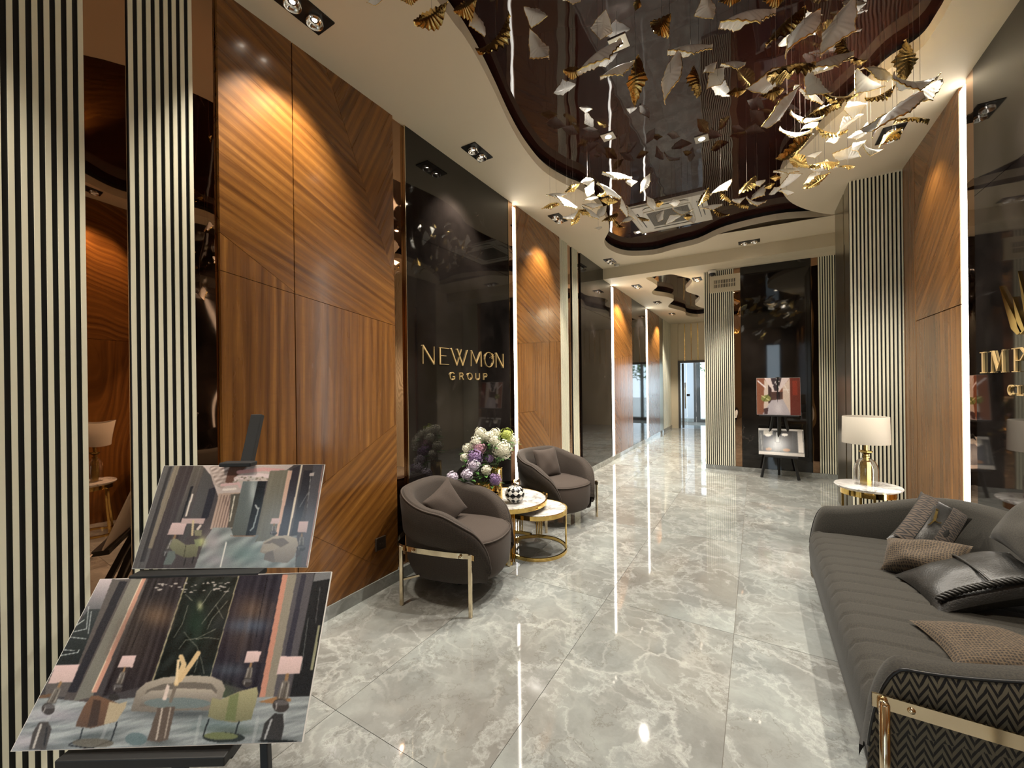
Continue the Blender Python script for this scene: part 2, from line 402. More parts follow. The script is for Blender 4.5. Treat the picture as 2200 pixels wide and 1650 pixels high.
def YZ(X): return lambda u, v, d: (X + d, u, v)
wall_l = struct(MB().box((XL - .25, -3.2, 0), (XL - .05, YE, ZC + .1)).obj('wall_left', 'black_edge'))
wall_r = struct(MB().box((XR + .05, -3.2, 0), (XR + .25, 5.26, ZC + .1)).obj('wall_right', 'black_edge'))
def panel(name, mat, parent, X, sgn, y0, y1, z0=0.0, z1=ZC, dep=0.05, bev=0.0):
    return MB().box((X - sgn * dep, y0, z0), (X, y1, z1)).obj(name, mat, parent, bevel=bev)
slat_me = {}
def slats_y(parent, X, sgn, y0, y1, n, w, z0, z1):
    panel('slat_backing', 'slat_back', parent, X - sgn * .007, sgn, y0, y1, z0, z1, .03)
    key = (round(w, 4), z0, z1)
    if key not in slat_me: slat_me[key] = MB().box((-.0035, -w / 2, z0), (.0035, w / 2, z1)).mesh('slat', 'slat')
    for k in range(n):
        c = y0 + w / 2 + (y1 - y0 - w) * k / (n - 1)
        link('slat', slat_me[key], parent, loc=(X - sgn * .0035, c, 0))
def slats_x(parent, Y, x0, x1, n, w, z0, z1):
    MB().box((x0, Y + .018, z0), (x1, Y + .04, z1)).obj('slat_backing', 'slat_back', parent)
    me = MB().box((-w / 2, -.009, z0), (w / 2, .009, z1)).mesh('slat', 'slat')
    for k in range(n):
        c = x0 + w / 2 + (x1 - x0 - w) * k / (n - 1)
        link('slat', me, parent, loc=(c, Y + .009, 0))
def polypanel(mat, parent, X, sgn, poly, dep=.04):
    return MB().prism(poly, lambda u, v, d: (X + d * sgn, u, v), 0, -dep).obj('veneer_panel', mat, parent)

# --- left wall, from near to far
G = 0.0015
panel('veneer_panel', 'wood_v', wall_l, XL, 1, -3.2, -0.35)
slats_y(wall_l, XL, 1, -0.334, .526, 29, .0145, 0, ZC)
panel('mirror_panel', 'bronze', wall_l, XL - .02, 1, .527, .663, 0, ZC, .03)
slats_y(wall_l, XL, 1, 0.664, .896, 8, .0152, 0, ZC)
panel('mirror_panel', 'bronze', wall_l, XL - .02, 1, .897, .999, 0, ZC, .03)
BH = 0.085
seam = lambda y: 2.037 - .126 * (y - 1.01)
A, B, Cc = 1.002, 1.384, 2.148
XW = XL + .006
polypanel('wood_a', wall_l, XW, 1, [(A, seam(A) + .19), (B - .003, seam(B)+.012), (B - .003, ZC), (A, ZC)])
polypanel('wood_v', wall_l, XW, 1, [(A, seam(A)), (B - .003, seam(B)), (B - .003, seam(B) + .010), (A, seam(A) + .187)])
polypanel('wood_v', wall_l, XW, 1, [(A, BH), (B - .003, BH), (B - .003, seam(B) - .003), (A, seam(A) - .003)])
polypanel('wood_a', wall_l, XW, 1, [(B + .003, seam(B)), (Cc, seam(Cc)), (Cc, 2.24), (1.60, ZC), (B + .003, ZC)])
polypanel('wood_b', wall_l, XW, 1, [(Cc, 2.242), (Cc, ZC), (1.603, ZC)])
polypanel('wood_v', wall_l, XW, 1, [(B + .003, .765), (Cc, 1.165), (Cc, seam(Cc) - .003), (B + .003, seam(B) - .003)])
polypanel('wood_d', wall_l, XW, 1, [(B + .003, BH), (2.09, BH), (B + .003, .62)])
polypanel('wood_d', wall_l, XW + .0008, 1, [(B + .003, .622), (2.09, BH), (Cc, BH), (Cc, 1.163), (B + .003, .762)])
panel('mirror_panel', 'bronze', wall_l, XL - .02, 1, 2.15, 2.268, BH, ZC, .03)
panel('edge_trim', 'champagne', wall_l, XL + .004, 1, 2.270, 2.276, BH, ZC)
panel('marble_slab', 'black_marble', wall_l, XL, 1, 2.279, 3.79, BH, 2.622, .04)
panel('marble_slab', 'black_marble', wall_l, XL, 1, 2.279, 3.79, 2.625, ZC, .04)
panel('edge_trim', 'champagne', wall_l, XL + .004, 1, 3.792, 3.797, BH, ZC)
panel('mirror_panel', 'bronze', wall_l, XL - .001, 1, 3.80, 3.888, BH, ZC, .03)
def wood_bay(y0, ys, y1, zc):
    s2 = lambda y: 1.90 + .105 * (y - y0)
    polypanel('wood_a', wall_l, XW, 1, [(y0, s2(y0)), (ys - .003, s2(ys)), (ys - .003, zc), (y0 + .42 * (ys - y0), zc), (y0, 2.75)])
    polypanel('wood_b', wall_l, XW, 1, [(y0, 2.753), (y0 + .42 * (ys - y0) - .003, zc), (y0, zc)])
    polypanel('wood_a', wall_l, XW, 1, [(ys + .003, s2(ys)), (y1, s2(y1)), (y1, zc), (ys + .003, zc)])
    polypanel('wood_v', wall_l, XW, 1, [(y0, 1.12), (y0 + .52 * (ys - y0), 1.12), (ys - .003, .72), (ys - .003, s2(ys) - .003), (y0, s2(y0) - .003)])
    polypanel('wood_e', wall_l, XW, 1, [(y0, BH), (ys - .003, BH), (ys - .003, .717), (y0 + .52 * (ys - y0), 1.117), (y0, 1.117)])
    polypanel('wood_v', wall_l, XW, 1, [(ys + .003, BH), (y1, BH), (y1, s2(y1) - .003), (ys + .003, s2(ys) - .003)])
wood_bay(3.952, 4.778, 5.135, ZC)
slats_y(wall_l, XL, 1, 5.16, 5.42, 9, .0105, BH, ZC)
panel('mirror_panel', 'bronze', wall_l, XL - .02, 1, 5.43, 5.585, BH, ZC, .03)
slats_y(wall_l, XL, 1, 5.595, 5.80, 7, .0105, BH, ZC)
panel('mirror_panel', 'bronze', wall_l, XL - .02, 1, 5.81, 5.92, BH, ZC, .03)
panel('marble_slab', 'black_marble', wall_l, XL, 1, 5.93, 7.40, BH, 2.622, .04)
panel('marble_slab', 'black_marble', wall_l, XL, 1, 5.93, 7.40, 2.625, ZC, .04)
wood_bay(7.59, 7.98, 8.90, ZF + .05)
panel('marble_slab', 'black_marble', wall_l, XL, 1, 8.93, 10.20, BH, ZF + .05, .04)
wood_bay(10.40, 11.44, 11.80, ZF + .05)
panel('mirror_panel', 'grey_metal', wall_l, XL - .01, 1, 11.82, 12.35, BH, ZF + .05, .04)
slats_y(wall_l, XL, 1, 12.37, 13.58, 12, .05, BH, ZF + .05)
# skirting of the left wall: stone lengths butted end to end
base_l = struct(MB().box((XL - .05, 1.0, 0), (XL + .004, YE, BH - .012)).obj('baseboard_left', 'grout'))
yy = 1.002
while yy < YE - .1:
    y2 = min(yy + 1.19, YE - .002)
    MB().box((0, -(y2 - yy) / 2 + .001, 0), (.05, (y2 - yy) / 2 - .001, BH - .002)).obj('stone_length', 'skirting', base_l, loc=(XL - .042 + .005, (yy + y2) / 2, 0)); yy = y2

# --- right wall
panel('veneer_panel', 'wood_v', wall_r, XR, -1, -3.2, 0.42)
polypanel('wood_v', wall_r, XR, -1, [(.425, 0), (1.95, 0), (1.95, 1.96), (.425, 1.96)])
polypanel('wood_a', wall_r, XR, -1, [(.425, 1.964), (1.95, 1.964), (1.95, ZC), (.425, ZC)])
panel('mirror_panel', 'bronze', wall_r, XR + .02, -1, 1.955, 2.19, 0, ZC, .03)
panel('marble_slab', 'black_marble', wall_r, XR, -1, 2.2, 3.80, 0, 2.622, .04)
panel('marble_slab', 'black_marble', wall_r, XR, -1, 2.2, 3.80, 2.625, ZC, .04)
panel('mirror_panel', 'bronze', wall_r, XR + .001, -1, 3.803, 3.907, 0, ZC, .03)
polypanel('wood_v', wall_r, XR - .004, -1, [(4.006, 0), (4.925, 0), (4.925, 1.955), (4.006, 1.955)])
polypanel('wood_e', wall_r, XR - .004, -1, [(4.006, 1.962), (4.925, 1.962), (4.925, 2.95), (4.30, ZC), (4.006, ZC)])
polypanel('wood_d', wall_r, XR - .004, -1, [(4.925, 2.953), (4.925, ZC), (4.304, ZC)])
polypanel('wood_v', wall_r, XR - .004, -1, [(4.935, 0), (5.262, 0), (5.262, ZC), (4.935, ZC)])
# --- pier of slats standing out from the right wall
PX0, PX1, PY0, PY1 = 0.825, 1.228, 5.285, 6.15
pier = struct(MB().box((PX0 + .03, PY0 + .04, 0), (XR + .25, PY1, ZC + .1)).obj('wall_pier', 'black_edge'))
slats_x(pier, PY0, PX0, PX1, 14, .0150, 0, ZC)
for (a, b, nm, mt) in ((PY0 + .04, 5.56, 'metal_sheet', 'grey_metal'), (5.63, PY1, 'metal_sheet', 'grey_metal')):
    MB().box((PX0 - .002, a, 0), (PX0 + .03, b, ZC)).obj(nm, mt, pier)
MB().box((PX0 + .012, 5.56, .1), (PX0 + .03, 5.63, 2.9)).obj('mirror_panel', 'bronze', pier)
MB().box((PX0 + .002, 5.56, 2.9), (PX0 + .03, 5.63, ZC)).obj('metal_sheet', 'grey_metal', pier)
# --- far cross wall with black slab, mirror strips, slats
wf = struct(MB().box((-.73, YF + .05, 0), (1.6, YF + .6, ZF + .1)).obj('wall_far', 'cream'))
BF = .07
slats_x(wf, YF, -.735, -.302, 15, .0155, BF, ZF)
MB().box((-.298, YF + .02, BF), (-.206, YF + .05, ZF)).obj('mirror_panel', 'bronze', wf)
MB().box((-.203, YF, BF), (.712, YF + .05, ZF)).obj('marble_slab', 'black_marble', wf)
MB().box((.716, YF + .02, BF), (.796, YF + .05, ZF)).obj('mirror_panel', 'bronze', wf)
slats_x(wf, YF, .80, 1.22, 15, .0150, BF, ZF)
base_f = struct(MB().box((-.735, YF - .012, 0), (1.6, YF + .05, BF - .002)).obj('baseboard_far', 'skirting'))
wr2 = struct(MB().box((1.24, PY1, 0), (1.45, YF + .1, ZC)).obj('wall_recess', 'cream'))
wr3 = struct(MB().box((1.0, YF + .6, 0), (1.2, YE + .2, ZF + .1)).obj('wall_corridor_right', 'cream'))

# --- ceilings
hole_px = [(965, 35), (996, 76), (1029, 131), (1062, 196), (1094.5, 265), (1127, 320), (1167, 367), (1214.5, 396), (1254, 413), (1290, 447), (1309, 490), (1298, 520), (1313, 538), (1349, 549), (1403, 547), (1450, 535), (1500, 523), (1559, 498), (1668, 473), (1770, 465)]
lobe_px = [(1792, 461), (1741, 452.7), (1697, 433), (1677, 400), (1682.7, 364), (1726, 320), (1777, 269), (1850, 204), (1904, 152.7), (1977, 105), (2017, 51), (2046, 0)]
H1 = [tuple(onz(x, y, ZC)[:2]) for x, y in hole_px] + [(.98, 6.27)] + [tuple(onz(x, y, ZC)[:2]) for x, y in lobe_px]
H1 += [(.93, 2.4), (.88, 1.6), (.66, .95), (.2, .55), (-.5, .45), (-1.05, .62), (-1.34, 1.05)]
H1 = [tuple(p) for p in smooth_curve(H1, 5)]
H2 = [(-1.62, 7.30), (-1.60, 7.75), (-1.60, 8.1), (-1.78, 8.5), (-1.80, 8.85), (-1.62, 9.2), (-1.55, 9.6), (-1.72, 10.1), (-1.81, 10.5), (-1.68, 11.0), (-1.58, 11.5), (-1.62, 12.1), (-1.4, 12.6), (-1.05, 12.4), (-.98, 11.6), (-1.15, 11.0), (-1.22, 10.5), (-1.08, 10.0), (-1.02, 9.55), (-1.14, 9.1), (-1.19, 8.75), (-1.05, 8.3), (-.97, 7.9), (-1.1, 7.55), (-1.25, 7.3)]
H2 = [tuple(p) for p in smooth_curve(H2, 5)]
def area2(P): return sum(P[i][0] * P[(i + 1) % len(P)][1] - P[(i + 1) % len(P)][0] * P[i][1] for i in range(len(P)))
def offset(P, d):
    s = 1 if area2(P) > 0 else -1; n = len(P); out = []
    for i in range(n):
        a, b = np.array(P[i - 1]), np.array(P[(i + 1) % n]); t = b - a; t /= (np.linalg.norm(t) + 1e-9)
        out.append(tuple(np.array(P[i]) + s * d * np.array([t[1], -t[0]])))
    return out
def ceiling(name, rect, hole, z, lip, gap):
    (x0, y0), (x1, y1) = rect
    outer = [(x0, y0), (x1, y0), (x1, y1), (x0, y1)]
    b = MB(); allp = outer + hole
    tri = tessellate_polygon([[Vector((x, y, 0)) for x, y in outer], [Vector((x, y, 0)) for x, y in hole]])
    n = len(allp); k0 = len(outer); h = len(hole)
    b.add([(x, y, z) for x, y in allp] + [(x, y, z + lip) for x, y in allp], [tuple(t) for t in tri] + [tuple(n + i for i in t) for t in tri] +
          [(k0 + i, k0 + (i + 1) % h, n + k0 + (i + 1) % h, n + k0 + i) for i in range(h)] + [(i, (i + 1) % 4, n + (i + 1) % 4, n + i) for i in range(4)])
    o = struct(b.obj(name, 'ceil')); fixn(o.data)
    e = offset(hole, .05)
    MB().add([(x, y, z + lip) for x, y in e] + [(x, y, z + lip + gap) for x, y in e], [(i, (i + 1) % h, h + (i + 1) % h, h + i) for i in range(h)]).obj('recess_edge', 'black_edge', o)
    MB().add([(x0, y0, z + lip + gap), (x1, y0, z + lip + gap), (x1, y1, z + lip + gap), (x0, y1, z + lip + gap)], [(0, 3, 2, 1)]).obj('stretch_film', 'film', o)
    return o
ceil = ceiling('ceiling', ((XL - .06, -3.2), (XR + .2, YB + .02)), H1, ZC, .08, .06)
ceil2 = ceiling('ceiling_corridor', ((XL - .06, YB + .02), (XR + .2, YE + .1)), H2, ZF, .09, .06)
beam = struct(MB().box((XL - .06, YB, ZF - .0005), (XR + .2, YB + .3, ZC + .12)).obj('trim_1', 'cream'))
ZFILM = ZC + .14

# --- back wall behind the camera with daylight windows
wb = struct(MB().box((XL - .2, -3.35, 0), (-1.95, -3.2, ZC)).box((-1.95, -3.35, 2.85), (XR, -3.2, ZC + .1)).box((-.95, -3.35, 0), (.30, -3.2, 2.85)).box((.82, -3.35, 0), (XR + .2, -3.2, ZC)).box((.30, -3.35, 0), (.82, -3.2, .5)).obj('wall_back', 'cream'))
def window(n, x0, x1, z0, z1, Y, nm):
    w = struct(MB().box((x0, Y - .03, z0), (x0 + .06, Y + .03, z1)).box((x1 - .06, Y - .03, z0), (x1, Y + .03, z1)).box((x0, Y - .03, z1 - .06), (x1, Y + .03, z1)).box((x0, Y - .03, z0), (x1, Y + .03, z0 + .06)).obj(nm, 'frame'))
    MB().box((x0 + .06, Y - .004, z0 + .06), (x1 - .06, Y + .004, z1 - .06)).obj('glass_pane', 'pane', w)
    return w
window(1, -1.95, -.95, 0.0, 2.85, -3.27, 'window_1'); window(2, .30, .82, 0.5, 2.85, -3.27, 'window_2')

# --- end wall of the corridor, glazed entrance and porch
we = struct(MB().box((XL - .06, YE, 0), (-2.09, YE + .12, ZF)).box((-2.09, YE + .02, 2.10), (1.1, YE + .12, ZF)).box((-.55, YE, 0), (1.1, YE + .12, 2.1)).obj('wall_end', 'cream'))
pw = .168
for k in range(14):
    x0 = -2.075 + k * .19
    MB().box((0, 0, 0), (pw, .022, ZF - 2.13)).obj('wall_plank', 'cream', we, loc=(x0, YE - .002, 2.10))
    MB().box((0, 0, 0), (.19 - pw, .006, ZF - 2.13)).obj('gold_strip', 'gold', we, loc=(x0 + pw, YE + .011, 2.10))
dr = struct(MB().box((-2.09, YE - .03, 0), (-2.03, YE + .1, 2.1)).box((-2.03, YE - .03, 2.03), (-.55, YE + .1, 2.1)).box((-.61, YE - .03, 0), (-.55, YE + .1, 2.03)).obj('door_1', 'frame'))
MB().box((-2.02, YE + .02, .01), (-1.32, YE + .03, 2.02)).obj('glass_pane', 'pane', dr)
MB().box((-1.99, YE + .015, .01), (-1.93, YE + .035, 2.02)).obj('door_stile', 'frame', dr)
MB().tube([(-1.885, YE - .07, .62), (-1.885, YE - .07, 1.42)], .016).tube([(-1.885, YE - .07, .75), (-1.885, YE + .02, .75)], .01).tube([(-1.885, YE - .07, 1.29), (-1.885, YE + .02, 1.29)], .01).obj('door_handle', 'champagne', dr, smooth=True)
MB().box((-1.85, YE - .01, 1.0), (-1.76, YE + .02, 1.07)).obj('door_lock', 'black', dr, bevel=.005)
porch = struct(MB().box((-3.0, 15.9, 0), (-1.93, 16.05, 3.0)).box((-3.0, YE + .12, 2.6), (1.2, 16.05, 2.75)).obj('wall_porch', 'grey_wall'))
MB().box((-3.0, 15.885, 0), (-1.93, 15.9, .12)).obj('plinth', 'skirting', porch)
d2 = struct(MB().box((-1.93, 15.9, 0), (-1.72, 16.0, 2.6)).box((-1.72, 15.9, 0), (.9, 16.0, .1)).box((-1.72, 15.9, 2.25), (.9, 16.0, 2.35)).box((-.9, 15.9, 0), (-.8, 16.0, 2.6)).obj('door_2', 'frame'))
MB().box((-1.72, 15.94, .1), (-.9, 15.95, 2.25)).obj('glass_pane', 'pane', d2); MB().box((-.8, 15.94, .1), (.9, 15.95, 2.25)).obj('glass_pane', 'pane', d2)
struct(MB().box((-14, 17.6, -.08), (14, 40, -.02)).box((-14, -20, -.08), (14, -3.4, -.02)).obj('ground', 'pave'))
def tree(x, y, h, r, label):
    t = thing('tree', label, 'tree', (x, y, -.02))
    b = MB(); b.tube([(0, 0, 0), (.03, 0, h * .5), (0, .04, h * .8)], [.07, .05, .02]).obj('trunk', 'stem', t)
    c = MB()
    for k in range(420):
        v = rng.normal(size=3); v /= np.linalg.norm(v); p = np.array([0, 0, h * .72]) + v * np.array([r, r, h * .34]) * rng.uniform(.35, 1) ** .5
        a = rng.normal(size=3); a /= np.linalg.norm(a); b2 = np.cross(a, v); s = rng.uniform(.08, .16)
        c.add([p - a * s, p + b2 * s * .5, p + a * s, p - b2 * s * .5], [(0, 1, 2, 3)])
    f = c.obj('foliage', 'tree', t); f['kind'] = 'stuff'
tree(-1.3, 19.5, 3.2, .9, 'leafy green tree outside the glass entrance at the corridor end, left one')
tree(.3, 20.8, 3.8, 1.1, 'leafy green tree outside the glass entrance at the corridor end, right one')
tree(-1.5, -6.5, 3.4, 1.0, 'green tree outside the window behind the viewer, mirrored in black slab')

# ------------------------------------------------------------------ light fittings
def led(X, sgn, y0, y1, z0, z1, label, cover=1.0):
    t = thing('led_light_strip', label, 'light strip', (X, (y0 + y1) / 2, z0), 0, 'vertical light strips on the walls')
    w = (y1 - y0) / 2; g = .10 * w; h = z1 - z0
    MB().box((-sgn * .045, -w, 0), (-sgn * .012, w, h)).obj('channel', 'alu', t)
    for a, b in ((-w + .002, -g), (g, w - .002)):
        MB().box((-sgn * .012, a, .002), (sgn * .0008, b, h - .002)).obj('diffuser', 'led', t)
led(XL, 1, 3.893, 3.945, BH, ZC - .03, 'bright white vertical light strip between the black slab and walnut panel')
led(XL, 1, 7.49, 7.58, BH, ZF - .03, 'bright white vertical light strip just past the ceiling beam on left wall')
led(XL, 1, 10.28, 10.38, BH, ZF - .03, 'farthest bright vertical light strip on the left corridor wall')
led(XR, -1, 3.912, 4.0, 0, ZC - .03, 'glowing white vertical light strip on the right wall behind the sofa')

def spot(parent, loc, power, ang=72, aim=None, blend=.45, col=SPOT_COL, r=.03):
    l = bpy.data.lights.new('spot', 'SPOT'); l.energy = power; l.color = col; l.spot_size = math.radians(ang); l.spot_blend = blend; l.shadow_soft_size = r
    o = bpy.data.objects.new('spot', l); COL.objects.link(o); o.parent = parent; o.location = loc
    if aim: o.rotation_euler = Vector(aim).to_track_quat('-Z', 'Y').to_euler()
    return o
frame_me = MB().box((-.072, -.134, -.004), (.072, .134, .004)).mesh('frame', 'black')
refl_me = MB().lathe([(.014, .004), (.026, 0), (.036, -.010), (.041, -.024), (.043, -.024), (.043, .0)], (0, 0, 0), 20).mesh('reflector', 'reflector', True)
bulb_me = MB().lathe([(0.0001, -.002), (.013, -.002), (.014, .002)], (0, 0, 0), 14).mesh('lamp', 'bulb', True)
def downlight(x, y, z, label, rot=0.0, power=1.0, aimx=0.0, ang=74):
    t = thing('ceiling_downlight', label, 'downlight', (x, y, z - .004), rot, 'twin black downlights in the cream ceilings')
    link('frame', frame_me, t)
    for s in (-.062, .062):
        r = link('reflector', refl_me, t, loc=(0, s, -.005)); link('lamp', bulb_me, r, loc=(0, 0, .001))
        spot(t, (0, s, -.05), SPOT_POWER * power, ang, (aimx, 0, -1))
for y, w in ((-1.75, 'farthest behind the viewer on the left side'), (-.28, 'behind the viewer beside the slats'), (1.30, 'above the nearest big walnut panel'), (2.87, 'above the black slab with the gold lettering'), (4.53, 'above the farther walnut panel, partly behind leaves'), (6.58, 'beside the ceiling beam at the far left corner')):  # rearmost fitting is an unseen addition that brightens the near slats
    downlight(-2.04, y, ZC, 'twin black ceiling downlight ' + w, aimx=-.12)
for y, w in ((-1.75, 'farthest behind the viewer on the right side'), (-.28, 'on the right side behind the viewer'), (1.30, 'on the right side over the near sofa end'), (2.87, 'on the right side over the sofa middle'), (4.45, 'on the right side, seen behind the dense leaves')):  # rearmost one here is added out of view as extra fill light
    downlight(.96, y, ZC, 'twin black ceiling downlight ' + w, aimx=.12, power=.3 if y > 4 else 1.0)
downlight(-.068, 6.79, ZC, 'twin black ceiling downlight turned sideways in front of the beam', PI / 2, 1.1)
for x, y, w in ((-1.92, 7.85, 'first in the lower corridor ceiling on the left'), (-1.92, 9.7, 'second in the lower corridor ceiling on the left'), (-1.91, 11.55, 'third and farthest in the lower corridor ceiling'), (-.88, 7.9, 'in the lower corridor ceiling beside the slatted wall')):
    downlight(x, y, ZF, 'twin black ceiling downlight ' + w, aimx=-.1, power=1.9, ang=104)
fsp_f = MB().box((-.055, -.055, -.006), (.055, .055, .001)).mesh('frame', 'alu'); fsp_r = MB().lathe([(.0001, -.007), (.024, -.0075), (.026, -.007)], (0, 0, 0), 16).mesh('lamp', 'bulb', True)
for k, (x, y, w) in enumerate(((-.72, 2.56, 'nearest'), (-1.08, 3.48, 'left'), (-.39, 3.95, 'far middle'), (.42, 3.49, 'right'), (-1.42, 5.91, 'farthest, beside the air conditioner'))):
    t = thing('ceiling_spotlight', 'small square spotlight set in the glossy brown ceiling film, %s one' % w, 'spotlight', (x, y, ZFILM - .001), 0, 'spotlights in the glossy ceiling')
    link('frame', fsp_f, t); link('lamp', fsp_r, t); spot(t, (0, 0, -.04), SPOT_POWER * 2.2, 120, None, .6, (1.0, .93, .82))

# air conditioner cassette in the glossy ceiling
ac = thing('air_conditioner', 'square off-white ceiling air conditioner cassette set in the glossy brown ceiling', 'air conditioner', (-.916, 5.47, ZFILM - .03))
o, i_ = .44, .27
MB().prism([(-o, -o), (o, -o), (o, o), (-o, o)], lambda u, v, d: (u, v, d), 0, .03).obj('housing', 'white_plastic', ac, bevel=.012)
MB().box((-i_, -i_, -.012), (i_, i_, .002)).obj('intake_frame', 'white_plastic', ac, bevel=.008)
g = MB()
for k in range(25):
    a = -.235 + k * .47 / 24
    g.bar((-.235, a, -.014), (.235, a, -.014), .004, .004).bar((a, -.235, -.014), (a, .235, -.014), .004, .004)
g.box((-.24, -.24, -.0135), (.24, .24, -.0115)).obj('grille', 'grille', ac)
for k in range(4):
    r = Matrix.Rotation(k * PI / 2, 3, 'Z'); P = [r @ Vector(p) for p in ((-.27, .335, 0), (.27, .335, 0), (.22, .39, 0), (-.22, .39, 0))]
    MB().add([(p.x, p.y, -.001) for p in P], [(0, 1, 2, 3)]).obj('air_slot', 'black', ac)
    P = [r @ Vector(p) for p in ((-.26, .345, 0), (.26, .345, 0), (.215, .382, 0), (-.215, .382, 0))]
    MB().add([(p.x, p.y, -.004) for p in P] + [(p.x, p.y, -.008) for p in P], [(0, 1, 2, 3), (7, 6, 5, 4), (0, 4, 5, 1), (1, 5, 6, 2), (2, 6, 7, 3), (3, 7, 4, 0)]).obj('flap', 'white_plastic', ac)

# air vent, camera dome, sensors, socket
v = thing('air_vent', 'cream rectangular air vent with black slots high on the far slatted wall', 'air vent', (-.424, YF - .05, 2.905))
fr = MB(); fw_, fh = .221, .27
fr.box((-fw_, 0, 0), (fw_, .05, .07)).box((-fw_, 0, fh - .07), (fw_, .05, fh)).box((-fw_, 0, .07), (-.16, .05, fh - .07)).box((.16, 0, .07), (fw_, .05, fh - .07)).obj('frame', 'cream', v)
MB().box((-.16, .03, .07), (.16, .05, fh - .07)).obj('duct', 'black', v)
for k in range(14):
    x = -.152 + k * .304 / 13; MB().box((x - .006, .004, .07), (x + .006, .02, fh - .07)).obj('vane', 'cream', v)
MB().box((-.16, .006, .13), (.16, .018, .14)).obj('crossbar', 'cream', v)
sc = thing('security_camera', 'white and black dome security camera above the far slats', 'security camera', (-.60, YF - .09, ZF))
MB().lathe([(.0001, -.001), (.055, -.002), (.06, -.02), (.055, -.05), (.045, -.055)], (0, 0, 0), 20).obj('housing', 'white_plastic', sc, smooth=True)
MB().lathe([(.045, -.054), (.04, -.08), (.025, -.098), (.0001, -.104)], (0, 0, 0), 18).obj('dome', 'black', sc, smooth=True)
for (x, y, z, w) in ((-2.0, 6.95 - .12, ZC, 'beside the far downlight before the beam'), (-.75, 9.2, ZF, 'on the lower corridor ceiling')):
    s_ = thing('smoke_detector', 'small round white smoke detector ' + w, 'smoke detector', (x, y, z))
    MB().lathe([(.0001, -.001), (.05, -.001), (.05, -.012), (.045, -.018)], (0, 0, 0), 20).obj('base', 'white_plastic', s_, smooth=True)
    MB().lathe([(.034, -.017), (.034, -.032), (.028, -.038), (.0001, -.04)], (0, 0, 0), 18).obj('sensor_cap', 'white_plastic', s_, smooth=True)
so = thing('wall_socket', 'brown wall socket low on the big walnut panel', 'socket', (XW, 1.983, .335))
MB().box((0, -.045, -.045), (.012, .045, .045)).obj('frame', 'socket', so, bevel=.004)
MB().add([(.013, .03 * math.cos(a), .03 * math.sin(a)) for a in np.linspace(0, 2 * PI, 20, endpoint=False)] + [(.008, .022 * math.cos(a), .022 * math.sin(a)) for a in np.linspace(0, 2 * PI, 20, endpoint=False)],
         [(i, (i + 1) % 20, 20 + (i + 1) % 20, 20 + i) for i in range(20)] + [tuple(range(20, 40))]).obj('insert', 'black', so)
for s in (-.009, .009): MB().tube([(.0082, s, 0), (.0125, s, 0)], .0028).obj('contact', 'alu', so)

# ------------------------------------------------------------------ upholstered furniture
def sweep_shell(path, top, t, zbot, flare=.03, lean=0.0, inner=.33):
    """path: list of (x,y,nx,ny) outer plan line; top[i] height there; returns grid P, uv, index where the outer face ends"""
    P, UV, s = [], [], 0.0
    for i, (x, y, nx, ny) in enumerate(path):
        if i: s += math.hypot(x - path[i - 1][0], y - path[i - 1][1])
        h = top[i]; hz = h - zbot; tt = t * min(1, .35 + .65 * hz / .3)
        kk = min(1, hz / .3); sec = [(-.11 * kk, 0), (-.05 * kk, .012 * hz / .3), (-.012 * kk, .06 * hz / .3), (0, .16 * hz / .3), (.006 + flare * .3, .55 * hz), (flare, hz - tt * .42), (flare - tt * .10, hz - tt * .12), (flare - tt * .30, hz), (flare - tt * .62, hz + .002), (flare - tt * .88, hz - tt * .12), (flare - tt * 1.02, hz - tt * .42), (-t * .95, .6 * hz), (-t, inner * hz)]
        P.append([(x + nx * o, y + ny * o, zbot + z) for o, z in sec]); w = 0; r = []
        for k, (o, z) in enumerate(sec):
            if k: w += math.hypot(o - sec[k - 1][0], z - sec[k - 1][1])
            r.append((s, w))
        UV.append(r)
    return P, UV
def superell(a, b, n, th):
    c, s_ = math.cos(th), math.sin(th)
    return a * math.copysign(abs(c) ** (2 / n), c), b * math.copysign(abs(s_) ** (2 / n), s_)
def with_normals(pts):
    out = []
    for i, (x, y) in enumerate(pts):
        x0, y0 = pts[max(i - 1, 0)]; x1, y1 = pts[min(i + 1, len(pts) - 1)]
        dx, dy = x1 - x0, y1 - y0; l = math.hypot(dx, dy) + 1e-9; out.append((x, y, dy / l, -dx / l))
    return out
def sst(a, b, x): t = min(1, max(0, (x - a) / (b - a))); return t * t * (3 - 2 * t)
def pillow(mb, w, h, t, n=18, mi=0, pinch=.10, wr=0.0, seed=0):
    r = random.Random(seed); ph = [r.uniform(0, 6) for _ in range(6)]
    for sgn in (1, -1):
        P, UV = [], []
        for i in range(n + 1):
            u = -1 + 2 * i / n; row, ur = [], []
            for j in range(n + 1):
                v_ = -1 + 2 * j / n
                x = w / 2 * u * (1 - pinch * (1 - v_ * v_) * abs(u) ** 3); y = h / 2 * v_ * (1 - pinch * (1 - u * u) * abs(v_) ** 3)
                z = t / 2 * ((1 - abs(u) ** 2.6) * (1 - abs(v_) ** 2.6)) ** .55
                z += wr * (1 - abs(u) ** 4) * (1 - abs(v_) ** 4) * (math.sin(3.1 * u + 2 * v_ + ph[0]) + .7 * math.sin(5.3 * v_ - 4 * u + ph[1]) + .5 * math.sin(8 * u + 3 * v_ + ph[2]))
                row.append((x, y, sgn * max(z, 0))); ur.append((u * w / 2, v_ * h / 2))
            P.append(row if sgn > 0 else row[::-1]); UV.append(ur if sgn > 0 else ur[::-1])
        mb.grid(P, mi, uv=UV)
    return mb
